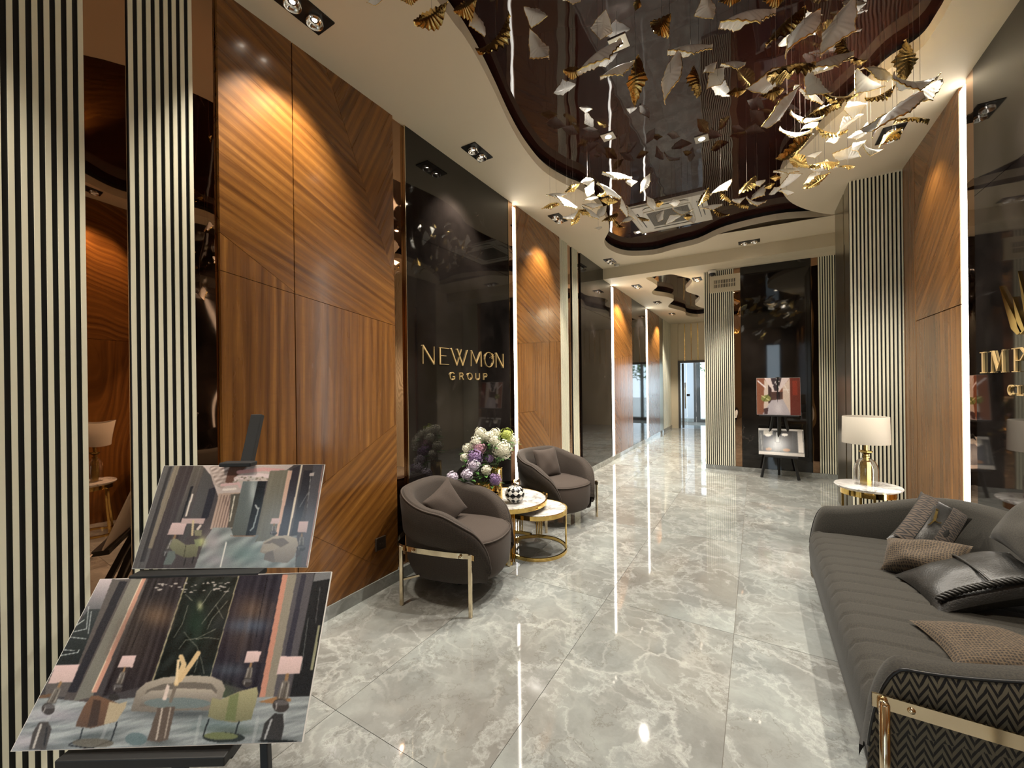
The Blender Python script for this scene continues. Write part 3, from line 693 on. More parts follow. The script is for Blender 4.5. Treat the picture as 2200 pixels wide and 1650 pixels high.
def frame_axes(o, c, u, v):
    u = Vector(u).normalized(); n = u.cross(Vector(v)).normalized(); v = n.cross(u)
    o.matrix_world = Matrix(((u.x, v.x, n.x, c[0]), (u.y, v.y, n.y, c[1]), (u.z, v.z, n.z, c[2]), (0, 0, 0, 1)))

def armchair(loc, rot, label):
    t = thing('armchair', label, 'armchair', loc, rot, 'taupe barrel armchairs')
    a, b, n = .352, .345, 2.7; pts, top = [], []
    N = 120; te = math.radians(147)
    for i in range(N + 1):
        th = -te + 2 * te * i / N
        x, y = superell(a, b, n, PI - th); pts.append((x, y))
    path = with_normals(pts)
    if path[N // 2][2] > 0: path = [(x, y, -nx, -ny) for x, y, nx, ny in path]
    for i in range(N + 1):
        d = abs(-te + 2 * te * i / N) * 180 / PI
        h = .725 - .11 * sst(25, 110, d) - .13 * sst(88, 142, d)
        h = .20 + (h - .20) * min(1, math.sqrt(max(0, 1 - (1 - min(1, (147.5 - d) / 26)) ** 2)) + .0)
        top.append(h)
    P, UV = sweep_shell(path, top, .095, .135, .035)
    sh = MB().grid([r[:8] for r in P], 0, uv=[r[:8] for r in UV]).grid([r[7:] for r in P], 1, uv=[r[7:] for r in UV])
    sh.obj('backrest', ['chair', 'chair'], t, smooth=True)
    MB().tube([np.array(r[6]) + 0.001 for r in P], .006, 6).obj('piping', 'pipe', t, smooth=True)
    # seat block with rounded front
    rings, uvs = [], []
    prof = [(.72, .14), (.90, .150), (.97, .19), (1.0, .28), (1.0, .375), (.975, .412), (.93, .425), (.6, .437), (.0001, .44)]
    for k, (s_, z) in enumerate(prof):
        row, ur = [], []
        for i in range(48):
            x, y = superell(.362 * s_, .31 * s_, 2.5, 2 * PI * i / 48); row.append((x + .005, y, z)); ur.append((2 * PI * i / 48 * .34 if k < 6 else x, z + .1 * k if k < 6 else y))
        rings.append(row); uvs.append(ur)
    MB().grid(rings, 0, cv=True, uv=uvs).obj('seat', 'chair_in', t, smooth=True)
    MB().tube([(superell(.359, .307, 2.5, th)[0] + .005, superell(.359, .307, 2.5, th)[1], .408) for th in np.linspace(-1.2, 1.2, 30)], .0055, 6).obj('piping', 'pipe', t, smooth=True)
    # metal band and legs
    bp = [superell(.395, .368, 3.4, PI - th) for th in np.linspace(-2.15, 2.15, 48)]; bp = [(.275, -.368)] + [p for p in bp if p[0] < .25] + [(.275, .368)]
    bn = with_normals(bp); m = len(bn); q = []
    for x, y, nx, ny in bn: q.append([(x, y, .352), (x, y, .386), (x + nx * .006, y + ny * .006, .386), (x + nx * .006, y + ny * .006, .352)])
    bo = MB().grid(q, 0, cv=True).obj('metal_band', 'champagne', t); fixn(bo.data)
    for sx, sy in ((.25, -1), (.25, 1), (-.245, -1), (-.245, 1)):
        MB().box((sx - .012, sy * .372 - .008, 0), (sx + .012, sy * .372 + .010, .392)).obj('leg', 'champagne', t, bevel=.004)
    for sx in (.18, -.16):
        for sy in (-1, 1): MB().lathe([(.0001, .008), (.008, .006), (.010, 0)], (0, 0, 0), 10).obj('bolt', 'champagne', t, smooth=True).matrix_local = Matrix.Translation((sx, sy * .375, .369)) @ Matrix.Rotation(-sy * PI / 2, 4, 'X')
    for sy in (-1, 1): MB().bar((-.245, sy * .36, .165), (-.12, sy * .22, .165), .012, .012).obj('brace', 'champagne', t)
    MB().lathe([(.0001, .0), (.02, 0), (.018, .14), (.0001, .14)], (.0, .0, 0), 12).obj('centre_foot', 'black', t)
    return t
ch1 = armchair((-1.862, 2.335, 0), math.radians(12.7), 'taupe armchair nearest the viewer, side on, in front of the walnut panel')
ch2 = armchair((-1.862, 3.985, 0), math.radians(-21), 'taupe armchair behind the marble tables, its open seat turned to the viewer')
def cushion(name, label, c, u, v, w, h, t, mat, wr=.004, seed=0, group='cushions on the sofa and armchairs'):
    me = pillow(MB(), w, h, t, 22, wr=wr, seed=seed).mesh(name, mat, True)
    o = link(name, me); frame_axes(o, c, u, v); tag(o, label, 'cushion', group); return o
def loc_axes(ch, p): r = ch.rotation_euler.z; return (ch.location.x + p[0] * math.cos(r) - p[1] * math.sin(r), ch.location.y + p[0] * math.sin(r) + p[1] * math.cos(r), p[2])
def dirv(ch, p): r = ch.rotation_euler.z; return (p[0] * math.cos(r) - p[1] * math.sin(r), p[0] * math.sin(r) + p[1] * math.cos(r), p[2])
cushion('cushion', 'taupe cushion standing inside the nearest armchair', loc_axes(ch1, (-.125, .03, .555)), dirv(ch1, (.25, .75, .40)), dirv(ch1, (-.42, -.3, .85)), .29, .29, .10, 'chair_in', .003, 3)
cushion('cushion', 'taupe square cushion leaning in the armchair behind the marble tables', loc_axes(ch2, (-.125, .0, .580)), dirv(ch2, (0, 1, .0)), dirv(ch2, (-.30, 0, .95)), .34, .32, .11, 'chair_in', .004, 4)

# --- sofa along the right wall
sf = thing('sofa', 'long charcoal sofa with curved arms and chevron outer sides, by the right wall', 'sofa', (0, 0, 0))
sx0, sx1, sy0, sy1, sr = .288, 1.175, 1.70, 3.52, .33
pts = [(sx0 + (sx1 - sr - sx0) * q * q, sy0) for q in np.linspace(0, 1, 30)]
pts += [(sx1 - sr + sr * math.sin(a), sy0 + sr - sr * math.cos(a)) for a in np.linspace(0.12, PI / 2, 14)]
pts += [(sx1, y) for y in np.linspace(sy0 + sr, sy1 - sr, 22)[1:-1]]
pts += [(sx1 - sr + sr * math.cos(a), sy1 - sr + sr * math.sin(a)) for a in np.linspace(0, PI / 2 - .12, 14)]
pts += [(sx0 + .022 + (sx1 - sr - sx0 - .022) * q * q, sy1) for q in np.linspace(1, 0, 30)]
m = len(pts)
for k, f in enumerate((0.0, .022, .05, .085)):   # rounded arm fronts in plan
    dx = (.0, .016, .048, .10)[k]
path = with_normals(pts)
top = []
L = [0]
for i in range(1, m): L.append(L[-1] + math.hypot(pts[i][0] - pts[i - 1][0], pts[i][1] - pts[i - 1][1]))
for i in range(m):
    d = min(L[i], L[-1] - L[i])
    h = .578 + .142 * sst(.05, .75, d)
    h = .16 + (h - .16) * math.sqrt(max(0.0, 1 - (1 - min(1, (d + .004) / .10)) ** 2))
    top.append(h)
P, UV = sweep_shell(path, top, .10, .10, .04)
MB().grid([r[6:] for r in P], 0, uv=[r[6:] for r in UV]).obj('backrest', 'sofa', sf, smooth=True)
MB().grid([r[:7] for r in P], 0, uv=[r[:7] for r in UV]).obj('outer_cover', 'chevron', sf, smooth=True)
MB().tube([np.array(r[6]) for r, h in zip(P, top) if h > .3], .005, 6).obj('piping', 'black', sf, smooth=True)
# seat with stitched channels
rows, uvs = [], []
ys = np.linspace(sy0 + .03, sy1 - .03, 150)
prof = [(.40, .09), (.335, .11), (.305, .17), (.298, .30), (.305, .37), (.325, .408), (.36, .425), (.45, .432), (.65, .436), (.85, .436), (1.07, .43)]
for y in ys:
    ch_ = abs(((y - 1.86) / .112 + .5) % 1 - .5) * .112
    g = .013 * math.exp(-(ch_ / .007) ** 2); row, ur = [], []
    ey = min(y - ys[0], ys[-1] - y); ed = .02 * (1 - min(1, ey / .05)) ** 2
    for k, (x, z) in enumerate(prof): row.append((x + ed, y, z - (g if k > 4 else 0) - ed * (k > 4))); ur.append((x + z, y))
    rows.append(row); uvs.append(ur)
MB().grid(rows, 0, uv=uvs).obj('seat', 'sofa', sf, smooth=True)
MB().box((.40, sy0 + .08, .085), (sx1 - .05, sy1 - .08, .30)).obj('base', 'black', sf)
def sofa_band(Y, sg, xs=0.0):
    bp = [(.296 + xs, Y)] + [(x, Y) for x in np.linspace(.33 + xs, .80, 8)] + [(.80 + .375 * math.sin(a), Y + sg * .375 * (1 - math.cos(a))) for a in np.linspace(.15, PI / 2 * .9, 8)]
    q = [[(x, y, .443), (x, y, .484), (x, y - sg * .007, .484), (x, y - sg * .007, .443)] for x, y in bp]
    o = MB().grid(q, 0, cv=True).obj('metal_band', 'champagne', sf); fixn(o.data)
    for x in (.385 + xs, .70): MB().lathe([(.0001, .007), (.008, .005), (.010, 0)], (0, 0, 0), 12).obj('bolt', 'champagne', sf, smooth=True).matrix_local = Matrix.Translation((x, Y - sg * .007, .464)) @ Matrix.Rotation(sg * PI / 2, 4, 'X')
    MB().tube([(.322 + xs, Y - sg * .02, 0), (.322 + xs, Y - sg * .02, .468)], .013, 14).lathe([(.013, 0), (.010, .007), (.0001, .010)], (.322 + xs, Y - sg * .02, .468), 14).obj('leg', 'champagne', sf, smooth=True)
    MB().tube([(1.06, Y - sg * .018 + sg * .09, 0), (1.06, Y - sg * .018 + sg * .09, .45)], .0145, 14).obj('leg', 'champagne', sf, smooth=True)
sofa_band(sy0 - .052, 1); sofa_band(sy1 + .052, -1, .16)

def cush_px(name, label, L_, T_, R_, th, mat, wr=.004, seed=0, lift=0.0):
    l, t_, r = atd(*L_), atd(*T_), atd(*R_); c = (l + r) / 2 + np.array([0, 0, lift]); u = r - t_; v = t_ - l
    w, h = np.linalg.norm(u), np.linalg.norm(v)
    o = cushion(name, label, c, u, v, w, h, th, mat, wr, seed); return o, w, h
c1, w1, h1 = cush_px('cushion', 'dark cushion with fine chevron bands and a gold figure, in far sofa corner', (1899, 1158, 2.27), (1984, 1062, 2.43), (2096, 1122, 2.28), .13, 'dark_lea', .003, 21, .01)
for (a, b, mt) in ((-.46, -.16, 'chevron_s'), (.10, .40, 'chevron_s')):
    g = []; ug = []
    for i in range(13):
        row, ur = [], []
        for j in range(13):
            u = (-.86 + 1.72 * i / 12) * .5; v_ = (a + (b - a) * j / 12)
            z = .065 * ((1 - abs(2 * v_) ** 2.6) * (1 - abs(2 * u) ** 2.6)) ** .55 + .0045
            row.append((v_ * w1, u * h1, z)); ur.append((u * h1 * 1.0, v_ * w1))
        g.append(row); ug.append(ur)
    MB().grid(g, 0, uv=ug).obj('chevron_band', mt, c1, smooth=True)
fig = MB()
S = lambda a, b: (a * w1, b * h1, .0735)
for p, q, w_ in (((-.11, .16), (-.085, .08), .016), ((-.085, .08), (-.06, .0), .018), ((-.06, .0), (.02, -.005), .010), ((.02, -.005), (.055, .02), .008), ((-.06, .0), (-.085, -.09), .010), ((-.085, -.09), (-.105, -.12), .007), ((-.115, .17), (-.125, .19), .018), ((-.085, .08), (-.045, .06), .007)):
    fig.bar(S(*p), S(*q), w_ * .65, .004)
fig.obj('gold_figure', 'brass', c1)
c2, w2, h2 = cush_px('cushion', 'brown basket-weave lumbar cushion lying in front of the chevron cushion', (1889, 1228, 2.17), (1905, 1160, 2.27), (2092, 1178, 1.98), .15, 'knit', .008, 5, .01)
c3, w3, h3 = cush_px('cushion', 'dark grey leather cushion with a braided edge on the sofa middle', (1978, 1262, 1.95), (2098, 1164, 2.08), (2222, 1238, 1.76), .15, 'dark_lea', .007, 9)
br = MB()
for ph in (0, PI * 2 / 3, PI * 4 / 3):
    br.tube([(.40 * w3 + .010 * math.sin(k * .55 + ph), -.42 * h3 + .84 * h3 * k / 90, .006 + .060 * (max(0.0, 1 - abs(-.84 + 1.68 * k / 90) ** 2.6)) ** .55 + .008 * math.cos(k * .55 + ph)) for k in range(91)], .0065, 6)
br.obj('braid', 'dark_lea', c3, smooth=True)
MB().tube([(-.42 * w3 + .84 * w3 * k / 20, .02 * h3, .075 * ((1 - abs(-.84 + 1.68 * k / 20) ** 2.6)) ** .55 + .012) for k in range(21)], .006, 6).obj('seam', 'dark_lea', c3, smooth=True)
cush_px('cushion', 'charcoal cushion leaning against the sofa back at the right edge', (2149, 1160, 1.93), (2200, 1062, 1.98), (2310, 1120, 1.66), .13, 'sofa', .004, 12)
cush_px('cushion', 'light brown basket-weave cushion lying flat behind the near chevron arm', (2004, 1422, 1.45), (1996, 1342, 1.66), (2300, 1392, 1.52), .12, 'knit', .006, 14, .0)

# ------------------------------------------------------------------ tables
def ring(mb, r, z0, z1, t, n=64, a0=0, a1=2 * PI):
    full = abs(a1 - a0 - 2 * PI) < 1e-6; P = []
    for k in range(n if full else n + 1):
        a = a0 + (a1 - a0) * k / n; c_, s_ = math.cos(a), math.sin(a)
        P.append([(r * c_, r * s_, z0), (r * c_, r * s_, z1), ((r - t) * c_, (r - t) * s_, z1), ((r - t) * c_, (r - t) * s_, z0)])
    mb.grid(P, 0, cu=full, cv=True); return mb
def round_table(name, label, c, r, z, legs, base_arc, group):
    t = thing(name, label, 'table', (c[0], c[1], 0), 0, group)
    MB().lathe([(.0001, z - .004), (r - .012, z - .004), (r - .009, z), (r - .009, z), (.0001, z)][::-1], (0, 0, 0), 72).obj('marble_top', 'white_marble', t)
    o = ring(MB(), r, z - .032, z + .003, .012).obj('rim', 'gold', t); fixn(o.data)
    MB().lathe([(.0001, z - .026), (r - .01, z - .026)], (0, 0, 0), 60).obj('top_board', 'black', t)
    o = ring(MB(), r - .004, 0, .028, .014, 64, *base_arc).obj('base_ring', 'gold', t); fixn(o.data)
    for a in legs:
        g = MB()
        for k in (-1.5, -.5, .5, 1.5):
            q = math.radians(a) + k * .017 / r; g.box((-.004, -.004, .02), (.004, .004, z - .03)); n_ = len(g.v)
            for i in range(n_ - 8, n_): x, y, zz = g.v[i]; g.v[i] = ((r - .012) * math.cos(q) + x, (r - .012) * math.sin(q) + y, zz)
        g.obj('leg', 'gold', t)
    return t
TB = (-1.912, 3.062); TS = (-1.668, 3.165)
fwdeg = math.degrees(math.atan2(FW[1], FW[0]))
round_table('coffee_table', 'taller round coffee table, white marble top with gold rim, carrying the vases', TB, .362, .44, (-52, 100, 190), (math.radians(80), math.radians(309)), 'nested round coffee tables')
round_table('coffee_table', 'lower small round coffee table with white marble top and gold ring base', TS, .272, .365, (18, 112, 215), (0, 2 * PI), 'nested round coffee tables')
def side_table(c, label):
    t = thing('side_table', label, 'table', (c[0], c[1], 0), 0, 'marble side tables with lamps')
    r, z = .215, .60
    MB().lathe([(.0001, z - .03), (r - .03, z - .03), (r - .004, z - .015), (r, z - .006), (r - .004, z), (.0001, z)][::-1], (0, 0, 0), 64).obj('marble_top', 'white_marble', t, smooth=False)
    o = ring(MB(), r - .04, z - .075, z - .031, .008).obj('apron', 'gold', t); fixn(o.data)
    o = ring(MB(), r - .04, 0, .02, .02).obj('base_ring', 'gold', t); fixn(o.data)
    for k in range(4):
        a = PI / 4 + k * PI / 2 + .35; x, y = (r - .05) * math.cos(a), (r - .05) * math.sin(a)
        MB().box((x - .008, y - .008, .0), (x + .008, y + .008, z - .035)).obj('leg', 'gold', t)
    return t
def table_lamp(c, z, label):
    t = thing('table_lamp', label, 'lamp', (c[0], c[1], z), 0, 'glass and brass table lamps')
    MB().lathe([(.0001, 0), (.038, 0), (.038, .165), (.033, .185), (.022, .195), (.02, .22), (.026, .222), (.026, .228), (.016, .232), (.016, .243), (.042, .262), (.045, .272), (.040, .270), (.014, .255), (.014, .36), (.0001, .36)], (0, 0, 0), 8).obj('base', 'brass', t)
    o = [(.078, .0), (.08, .06), (.079, .12), (.074, .155), (.060, .185), (.04, .205), (.024, .214)]
    MB().lathe(o + [(r - .004, zz - .003) for r, zz in o[::-1]], (0, 0, .001), 36).obj('glass_cloche', 'glass', t, smooth=True)
    p = [(.152, .335), (.148, .548), (.1445, .55), (.1435, .548), (.1475, .335)]
    sh = MB().lathe(p + p[:1], (0, 0, 0), 48).obj('lamp_shade', 'shade', t, smooth=True); fixn(sh.data)
    for a in (0, 2.09, 4.19): MB().bar((.012 * math.cos(a), .012 * math.sin(a), .352), (.147 * math.cos(a), .147 * math.sin(a), .352), .003, .003).obj('spider', 'brass', t)
    return t
side_table((.76, 4.28), 'round side table with white marble top between the sofa and slatted pier')
table_lamp((.755, 4.30), .60, 'table lamp with white drum shade and glass cloche before the slatted pier')
side_table((.80, 1.30), 'round marble side table mirrored in the bronze strip, beside the near sofa end')
table_lamp((.80, 1.30), .60, 'white shaded table lamp mirrored in the bronze strip at far left')

# ------------------------------------------------------------------ vases, flowers, pumpkin
ZT = .44
v1 = thing('vase', 'tall gold glass vase at the back, holding the white flowers', 'vase', (-1.955, 2.975, ZT), 0, 'gold glass vases')
pr = [(.0001, 0), (.045, 0), (.052, .006), (.052, .27), (.049, .27), (.047, .012), (.0001, .01)]
MB().lathe(pr, (0, 0, 0), 28).obj('body', 'gold_leaf', v1, smooth=True); MB().lathe([(.05, .27), (.053, .273), (.053, .279), (.047, .279)], (0, 0, 0), 28).obj('rim', 'gold', v1, smooth=True)
v2 = thing('vase', 'squat gold glass vase in front, holding the lilac flowers', 'vase', (-2.005, 2.83, ZT), 0, 'gold glass vases')
MB().lathe([(.0001, 0), (.05, 0), (.066, .02), (.074, .07), (.070, .13), (.062, .16), (.058, .16), (.066, .12), (.07, .07), (.0001, .012)], (0, 0, 0), 28).obj('body', 'gold_leaf', v2, smooth=True); MB().lathe([(.058, .158), (.064, .162), (.064, .168), (.056, .166)], (0, 0, 0), 28).obj('rim', 'gold', v2, smooth=True)
v3 = thing('vase', 'small clear amber glass tumbler beside the squat gold vase', 'vase', (-1.895, 2.835, ZT), 0, 'gold glass vases')
MB().lathe([(.0001, 0), (.036, 0), (.041, .01), (.043, .10), (.040, .10), (.037, .014), (.0001, .012)], (0, 0, 0), 26).obj('body', 'amber', v3, smooth=True); MB().lathe([(.04, .099), (.0435, .101), (.0435, .104), (.04, .104)], (0, 0, 0), 26).obj('rim', 'gold', v3, smooth=True)
bk = thing('photo_block', 'small dark upright block half hidden behind the near armchair back', 'ornament', (-2.075, 2.79, ZT))
MB().box((-.04, -.015, 0), (.04, .015, .14)).obj('block', 'black', bk, bevel=.004); MB().box((-.03, -.0175, .02), (.03, -.0155, .12)).obj('face', 'socket', bk)

def leafmesh(mb, p, d, w, l):
    d = np.array(d, float); d /= np.linalg.norm(d); s = np.cross(d, [0, 0, 1.]); s /= (np.linalg.norm(s) + 1e-6); n = np.cross(s, d); p = np.array(p)
    V = [p]; cen = [p]
    rows = []
    for k, (t, ww) in enumerate(((0, .05), (.25, .75), (.55, 1.0), (.8, .6), (1, .03))):
        c = p + d * l * t - np.array([0, 0, .25 * l * t * t]); rows.append([c - s * w * ww / 2 + n * w * .15 * ww, c, c + s * w * ww / 2 + n * w * .15 * ww])
    mb.grid(rows)
FL = [  # px x, y, depth, radius, petal, vase, label
    (1031, 931, 3.50, .040, 'petal_w', 1, 'white hydrangea at the very top left of the bouquet'),
    (1048, 938, 3.46, .040, 'petal_w', 1, 'white hydrangea second from left along the bouquet top'),
    (1064, 932, 3.56, .040, 'petal_w', 1, 'white hydrangea in the middle of the bouquet top'),
    (1088, 934, 3.52, .044, 'petal_g', 1, 'lime green and white hydrangea at the upper right'),
    (1101, 946, 3.60, .046, 'petal_w', 1, 'white hydrangea farthest right in the bouquet'),
    (1079, 966, 3.42, .066, 'petal_w', 1, 'biggest white hydrangea, right of centre of the bouquet'),
    (1060, 946, 3.42, .038, 'petal_w', 1, 'white hydrangea at the centre above the green leaves'),
    (1024, 950, 3.46, .046, 'petal_w', 1, 'white hydrangea left of centre, under the topmost one'),
    (1005, 964, 3.50, .036, 'petal_w', 1, 'small white hydrangea at the left of the bouquet'),
    (1029, 963, 3.44, .046, 'petal_k', 1, 'dusty pink flower cluster amid the white ones'),
    (1021, 981, 3.40, .050, 'petal_p', 2, 'purple and lilac flower cluster at the bouquet centre left'),
    (1018, 1000, 3.36, .044, 'petal_l', 2, 'pale lilac flower below the purple cluster'),
    (1052, 985, 3.44, .026, 'petal_p', 2, 'small purple flower just below the green leaves'),
    (1004, 1020, 3.32, .038, 'petal_l', 2, 'pale lilac flower above the near armchair back'),
    (971, 1026, 3.36, .038, 'petal_l', 2, 'lilac flower drooping farthest left from the bouquet'),
    (1064, 1030, 3.36, .040, 'petal_p', 2, 'dark purple flower hanging over the front vase'),
    (998, 982, 3.44, .028, 'petal_w', 2, 'small whitish bud cluster at the left of the bouquet'),
    (1045, 1010, 3.36, .032, 'petal_w', 2, 'white berry sprig in the lower middle of bouquet'),
]
for k, (x, y, d, r, pt, vs, lb) in enumerate(FL):
    r = r * 1.22
    c = atd(x, y, d); t = thing('flower', lb, 'flower', tuple(c), 0, 'flowers of the bouquet')
    g = MB(); nf = int(95 * (r / .04) ** 1.3)
    for i in range(nf):
        z = 1 - 2 * (i + .5) / nf; a = i * 2.39996; q = math.sqrt(1 - z * z); n_ = np.array([q * math.cos(a), q * math.sin(a), z])
        p = n_ * r * rng.uniform(.62, 1.14); e1 = np.cross(n_, [.3, .5, .8]); e1 /= np.linalg.norm(e1); e2 = np.cross(n_, e1); s_ = rng.uniform(.0075, .0105); b0 = rng.uniform(0, PI)
        for h in range(4):
            a1 = b0 + h * PI / 2; dd = e1 * math.cos(a1) + e2 * math.sin(a1); ss = e1 * -math.sin(a1) + e2 * math.cos(a1)
            g.add([p, p + dd * s_ * .7 + ss * s_ * .5 + n_ * .003, p + dd * s_ * 1.3 + n_ * .001, p + dd * s_ * .7 - ss * s_ * .5 + n_ * .003], [(0, 1, 2, 3)])
    g.lathe([(.0001, -r * .62), (r * .42, -r * .42), (r * .6, 0), (r * .42, r * .42), (.0001, r * .62)], (0, 0, 0), 10)
    g.obj('flower_head', pt, t)
    vb = np.array([-1.955, 2.975, ZT + .25]) if vs == 1 else np.array([-2.005, 2.83, ZT + .15])
    rel = vb + rng.normal(size=3) * .012 - c; vin = rel - np.array([0, 0, .12])
    MB().tube([(0, 0, -r * .5), rel * .5 + np.array([0, 0, .035]), rel, vin], .0025, 5).obj('stem', 'stem', t)
    lf = MB()
    for h in range(6):
        a = rng.uniform(0, 2 * PI); leafmesh(lf, np.array([0, 0, -r * .75]) + rel * .05 * h, (math.cos(a), math.sin(a), .25), .034, .08 + .02 * rng.uniform())
    lf.obj('leaves', 'leaf', t, smooth=True)
pk = thing('decorative_pumpkin', 'black and white harlequin pumpkin ornament on the marble table', 'ornament', tuple(atd(1106, 1046, 3.47)[:2]) + (ZT,))
NS, NR, rr = 40, 22, .083
P = []
def pkp(i, j):
    a = 2 * PI * i / NS; e = -PI / 2 + PI * j / NR; rib = 1 + .045 * (abs(math.cos(a * 4)) - .6)
    q = rr * math.cos(e) * rib; z = rr * .90 * math.sin(e); z -= .016 * math.exp(-(q / .022) ** 2) * (1 if e > 0 else -1)
    return (q * math.cos(a), q * math.sin(a), z + rr * .86)
whm, blm = MB(), MB()
ND, NV = 10, 5.0
for i in range(NS * 2):
    for j in range(NR * 2):
        i0, j0 = i / 2, j / 2
        u = (i0 + .25) / NS * ND; v_ = (j0 + .25) / NR * NV
        a, b = (u + v_), (u - v_); blk = (math.floor(a) + math.floor(b)) % 2
        (blm if blk else whm).add([pkp(i0, j0), pkp(i0 + .5, j0), pkp(i0 + .5, j0 + .5), pkp(i0, j0 + .5)], [(0, 1, 2, 3)])
whm.obj('white_diamonds', 'white_paint', pk, smooth=True); blm.obj('black_diamonds', 'black_paint', pk, smooth=True)
MB().tube([(0, 0, rr * 1.55), (.002, 0, rr * 1.78), (.008, .002, rr * 1.98)], [.007, .005, .0045], 8).obj('stem', 'champagne', pk, smooth=True)

# ------------------------------------------------------------------ gold lettering on the slabs
GL = {'N': [((0, 0), (0, 1), .5), ((0, 1), (1, 0), 1.7), ((1, 0), (1, 1), .5)],
      'E': [((.07, 0), (.07, 1), 1.7), ((0, .97), (1, .97), .5), ((0, .03), (1, .03), .5), ((.1, .52), (.72, .52), .5)],
      'W': [((0, 1), (.33, 0), 1.5), ((.33, 0), (.62, 1), .5), ((.36, 1), (.69, 0), 1.5), ((.69, 0), (1, 1), .5)],
      'M': [((0, 0), (.04, 1), .5), ((.04, 1), (.5, .2), 1.2), ((.5, .2), (.94, 1), .5), ((.97, 0), (.94, 1), 1.3)],
      'O': [((.5 + .5 * math.cos(a), .5 + .5 * math.sin(a)), (.5 + .5 * math.cos(a + .3927), .5 + .5 * math.sin(a + .3927)), .5 + .5 * (abs(math.cos(a + .2)) > .75)) for a in np.arange(16) * .3927],
      'G': [((.5 + .5 * math.cos(a), .5 + .5 * math.sin(a)), (.5 + .5 * math.cos(a + .3927), .5 + .5 * math.sin(a + .3927)), .9) for a in .75 + np.arange(13) * .3927] + [((.95, .05), (.95, .45), .9), ((.58, .45), (.98, .45), .9)],
      'R': [((0, 0), (0, 1), .9), ((0, .96), (.7, .96), .9), ((.7, .96), (.88, .74), .9), ((.88, .74), (.7, .5), .9), ((0, .5), (.7, .5), .9), ((.5, .5), (1, 0), .9)],
      'U': [((0, 1), (0, .25), .9), ((0, .25), (.25, .02), .9), ((.25, .02), (.75, .02), .9), ((.75, .02), (1, .25), .9), ((1, .25), (1, 1), .9)],
      'P': [((0, 0), (0, 1), .9), ((0, .96), (.7, .96), .9), ((.7, .96), (.95, .72), .9), ((.95, .72), (.7, .46), .9), ((0, .46), (.7, .46), .9)],
      'I2': [((.5, 0), (.5, 1), 1.6), ((0, 1), (1, 1), .5), ((0, 0), (1, 0), .5)],
      'M2': [((.08, 0), (.12, 1), .6), ((.14, 1), (.5, .08), 1.6), ((.5, .08), (.88, 1), .6), ((.9, 0), (.88, 1), 1.6), ((0, 0), (.2, 0), .5), ((.78, 0), (1, 0), .5), ((0, 1), (.14, 1), .5), ((.86, 1), (1, 1), .5)],
      'P2': [((.25, 0), (.25, 1), 1.6), ((0, 1), (.7, 1), .5), ((.7, 1), (1, .75), .9), ((1, .75), (.7, .48), .9), ((.3, .48), (.7, .48), .5), ((0, 0), (.5, 0), .5)],
      'C': [((.5 + .5 * math.cos(a), .5 + .5 * math.sin(a)), (.5 + .5 * math.cos(a + .3927), .5 + .5 * math.sin(a + .3927)), .9) for a in .75 + np.arange(12) * .3927],
      'L': [((.2, 0), (.2, 1), 1.2), ((0, 1), (.5, 1), .5), ((0, .02), (1, .02), .7), ((1, 0), (1, .22), .6)]}
def letter(parent, key, X, sgn, ya, yb, z0, z1, w):
    b = MB()
    for p, q, k in GL[key]:
        P = lambda s: (X + sgn * .006, ya + (yb - ya) * s[0], z0 + (z1 - z0) * s[1])
        b.bar(P(p), P(q), w * k, .010, (1, 0, 0))
    return b.obj('letter', 'gold_letter', parent)
s1 = thing('wall_sign', 'gold lettering on the left black slab, NEWMON over GROUP', 'sign', (XL, 3.05, 1.6)); s1.location = (0, 0, 0)
YX = lambda x, y: onx(x, y, XL)[1]
for key, a, b in (('N', 907.3, 931.3), ('E', 942.7, 962.7), ('W', 968, 1003.3), ('M', 1010.7, 1033.3), ('O', 1040, 1058.7), ('N', 1064.7, 1080)):
    letter(s1, key, XL, 1, YX(a, 770), YX(b, 770), 1.62, 1.768, .008)
for key, a, b in (('G', 965.3, 975.7), ('R', 986, 994.4), ('O', 1003.3, 1012.7), ('U', 1020.7, 1028.7), ('P', 1038, 1045.3)):
    letter(s1, key, XL, 1, YX(a, 808), YX(b, 808), 1.492, 1.556, .007)
p = onx(1056, 766, XL); st = MB()
for k in range(4): a = k * PI / 4; st.bar((XL + .012, p[1] - .03 * math.cos(a), p[2] - .03 * math.sin(a)), (XL + .012, p[1] + .03 * math.cos(a), p[2] + .03 * math.sin(a)), .004, .003, (1, 0, 0))
st.obj('star', 'gold_letter', s1)
s2 = thing('wall_sign', 'gold lettering and blade emblem on the right black slab behind the sofa', 'sign', (0, 0, 0))
YR = lambda x, y: onx(x, y, XR)[1]
for key, a, b, z0, z1, w in (('I2', 2110.6, 2121.3, 1.482, 1.608, .010), ('M2', 2132.9, 2163.5, 1.482, 1.608, .010), ('P2', 2179.6, 2207, 1.482, 1.608, .010), ('C', 2170.3, 2181.7, 1.354, 1.406, .009), ('L', 2190, 2204, 1.354, 1.406, .009)):
    letter(s2, key, XR, -1, YR(a, 800), YR(b, 800), z0, z1, w)
for T, Bm in (((2153.9, 614), ((2180, 706), (2193, 719), (2203, 712))), ((2183.7, 637), ((2193, 700), (2201, 717), (2210, 708))), ((2195, 581.6), ((2205, 650), (2216, 712), (2224, 690)))):
    q = [onx(*T, XR), onx(*Bm[0], XR), onx(*Bm[1], XR), onx(*Bm[2], XR)]
    MB().prism([(p[1], p[2]) for p in q], lambda u, v, d: (XR - d, u, v), 0, .014).obj('emblem_blade', 'gold', s2)

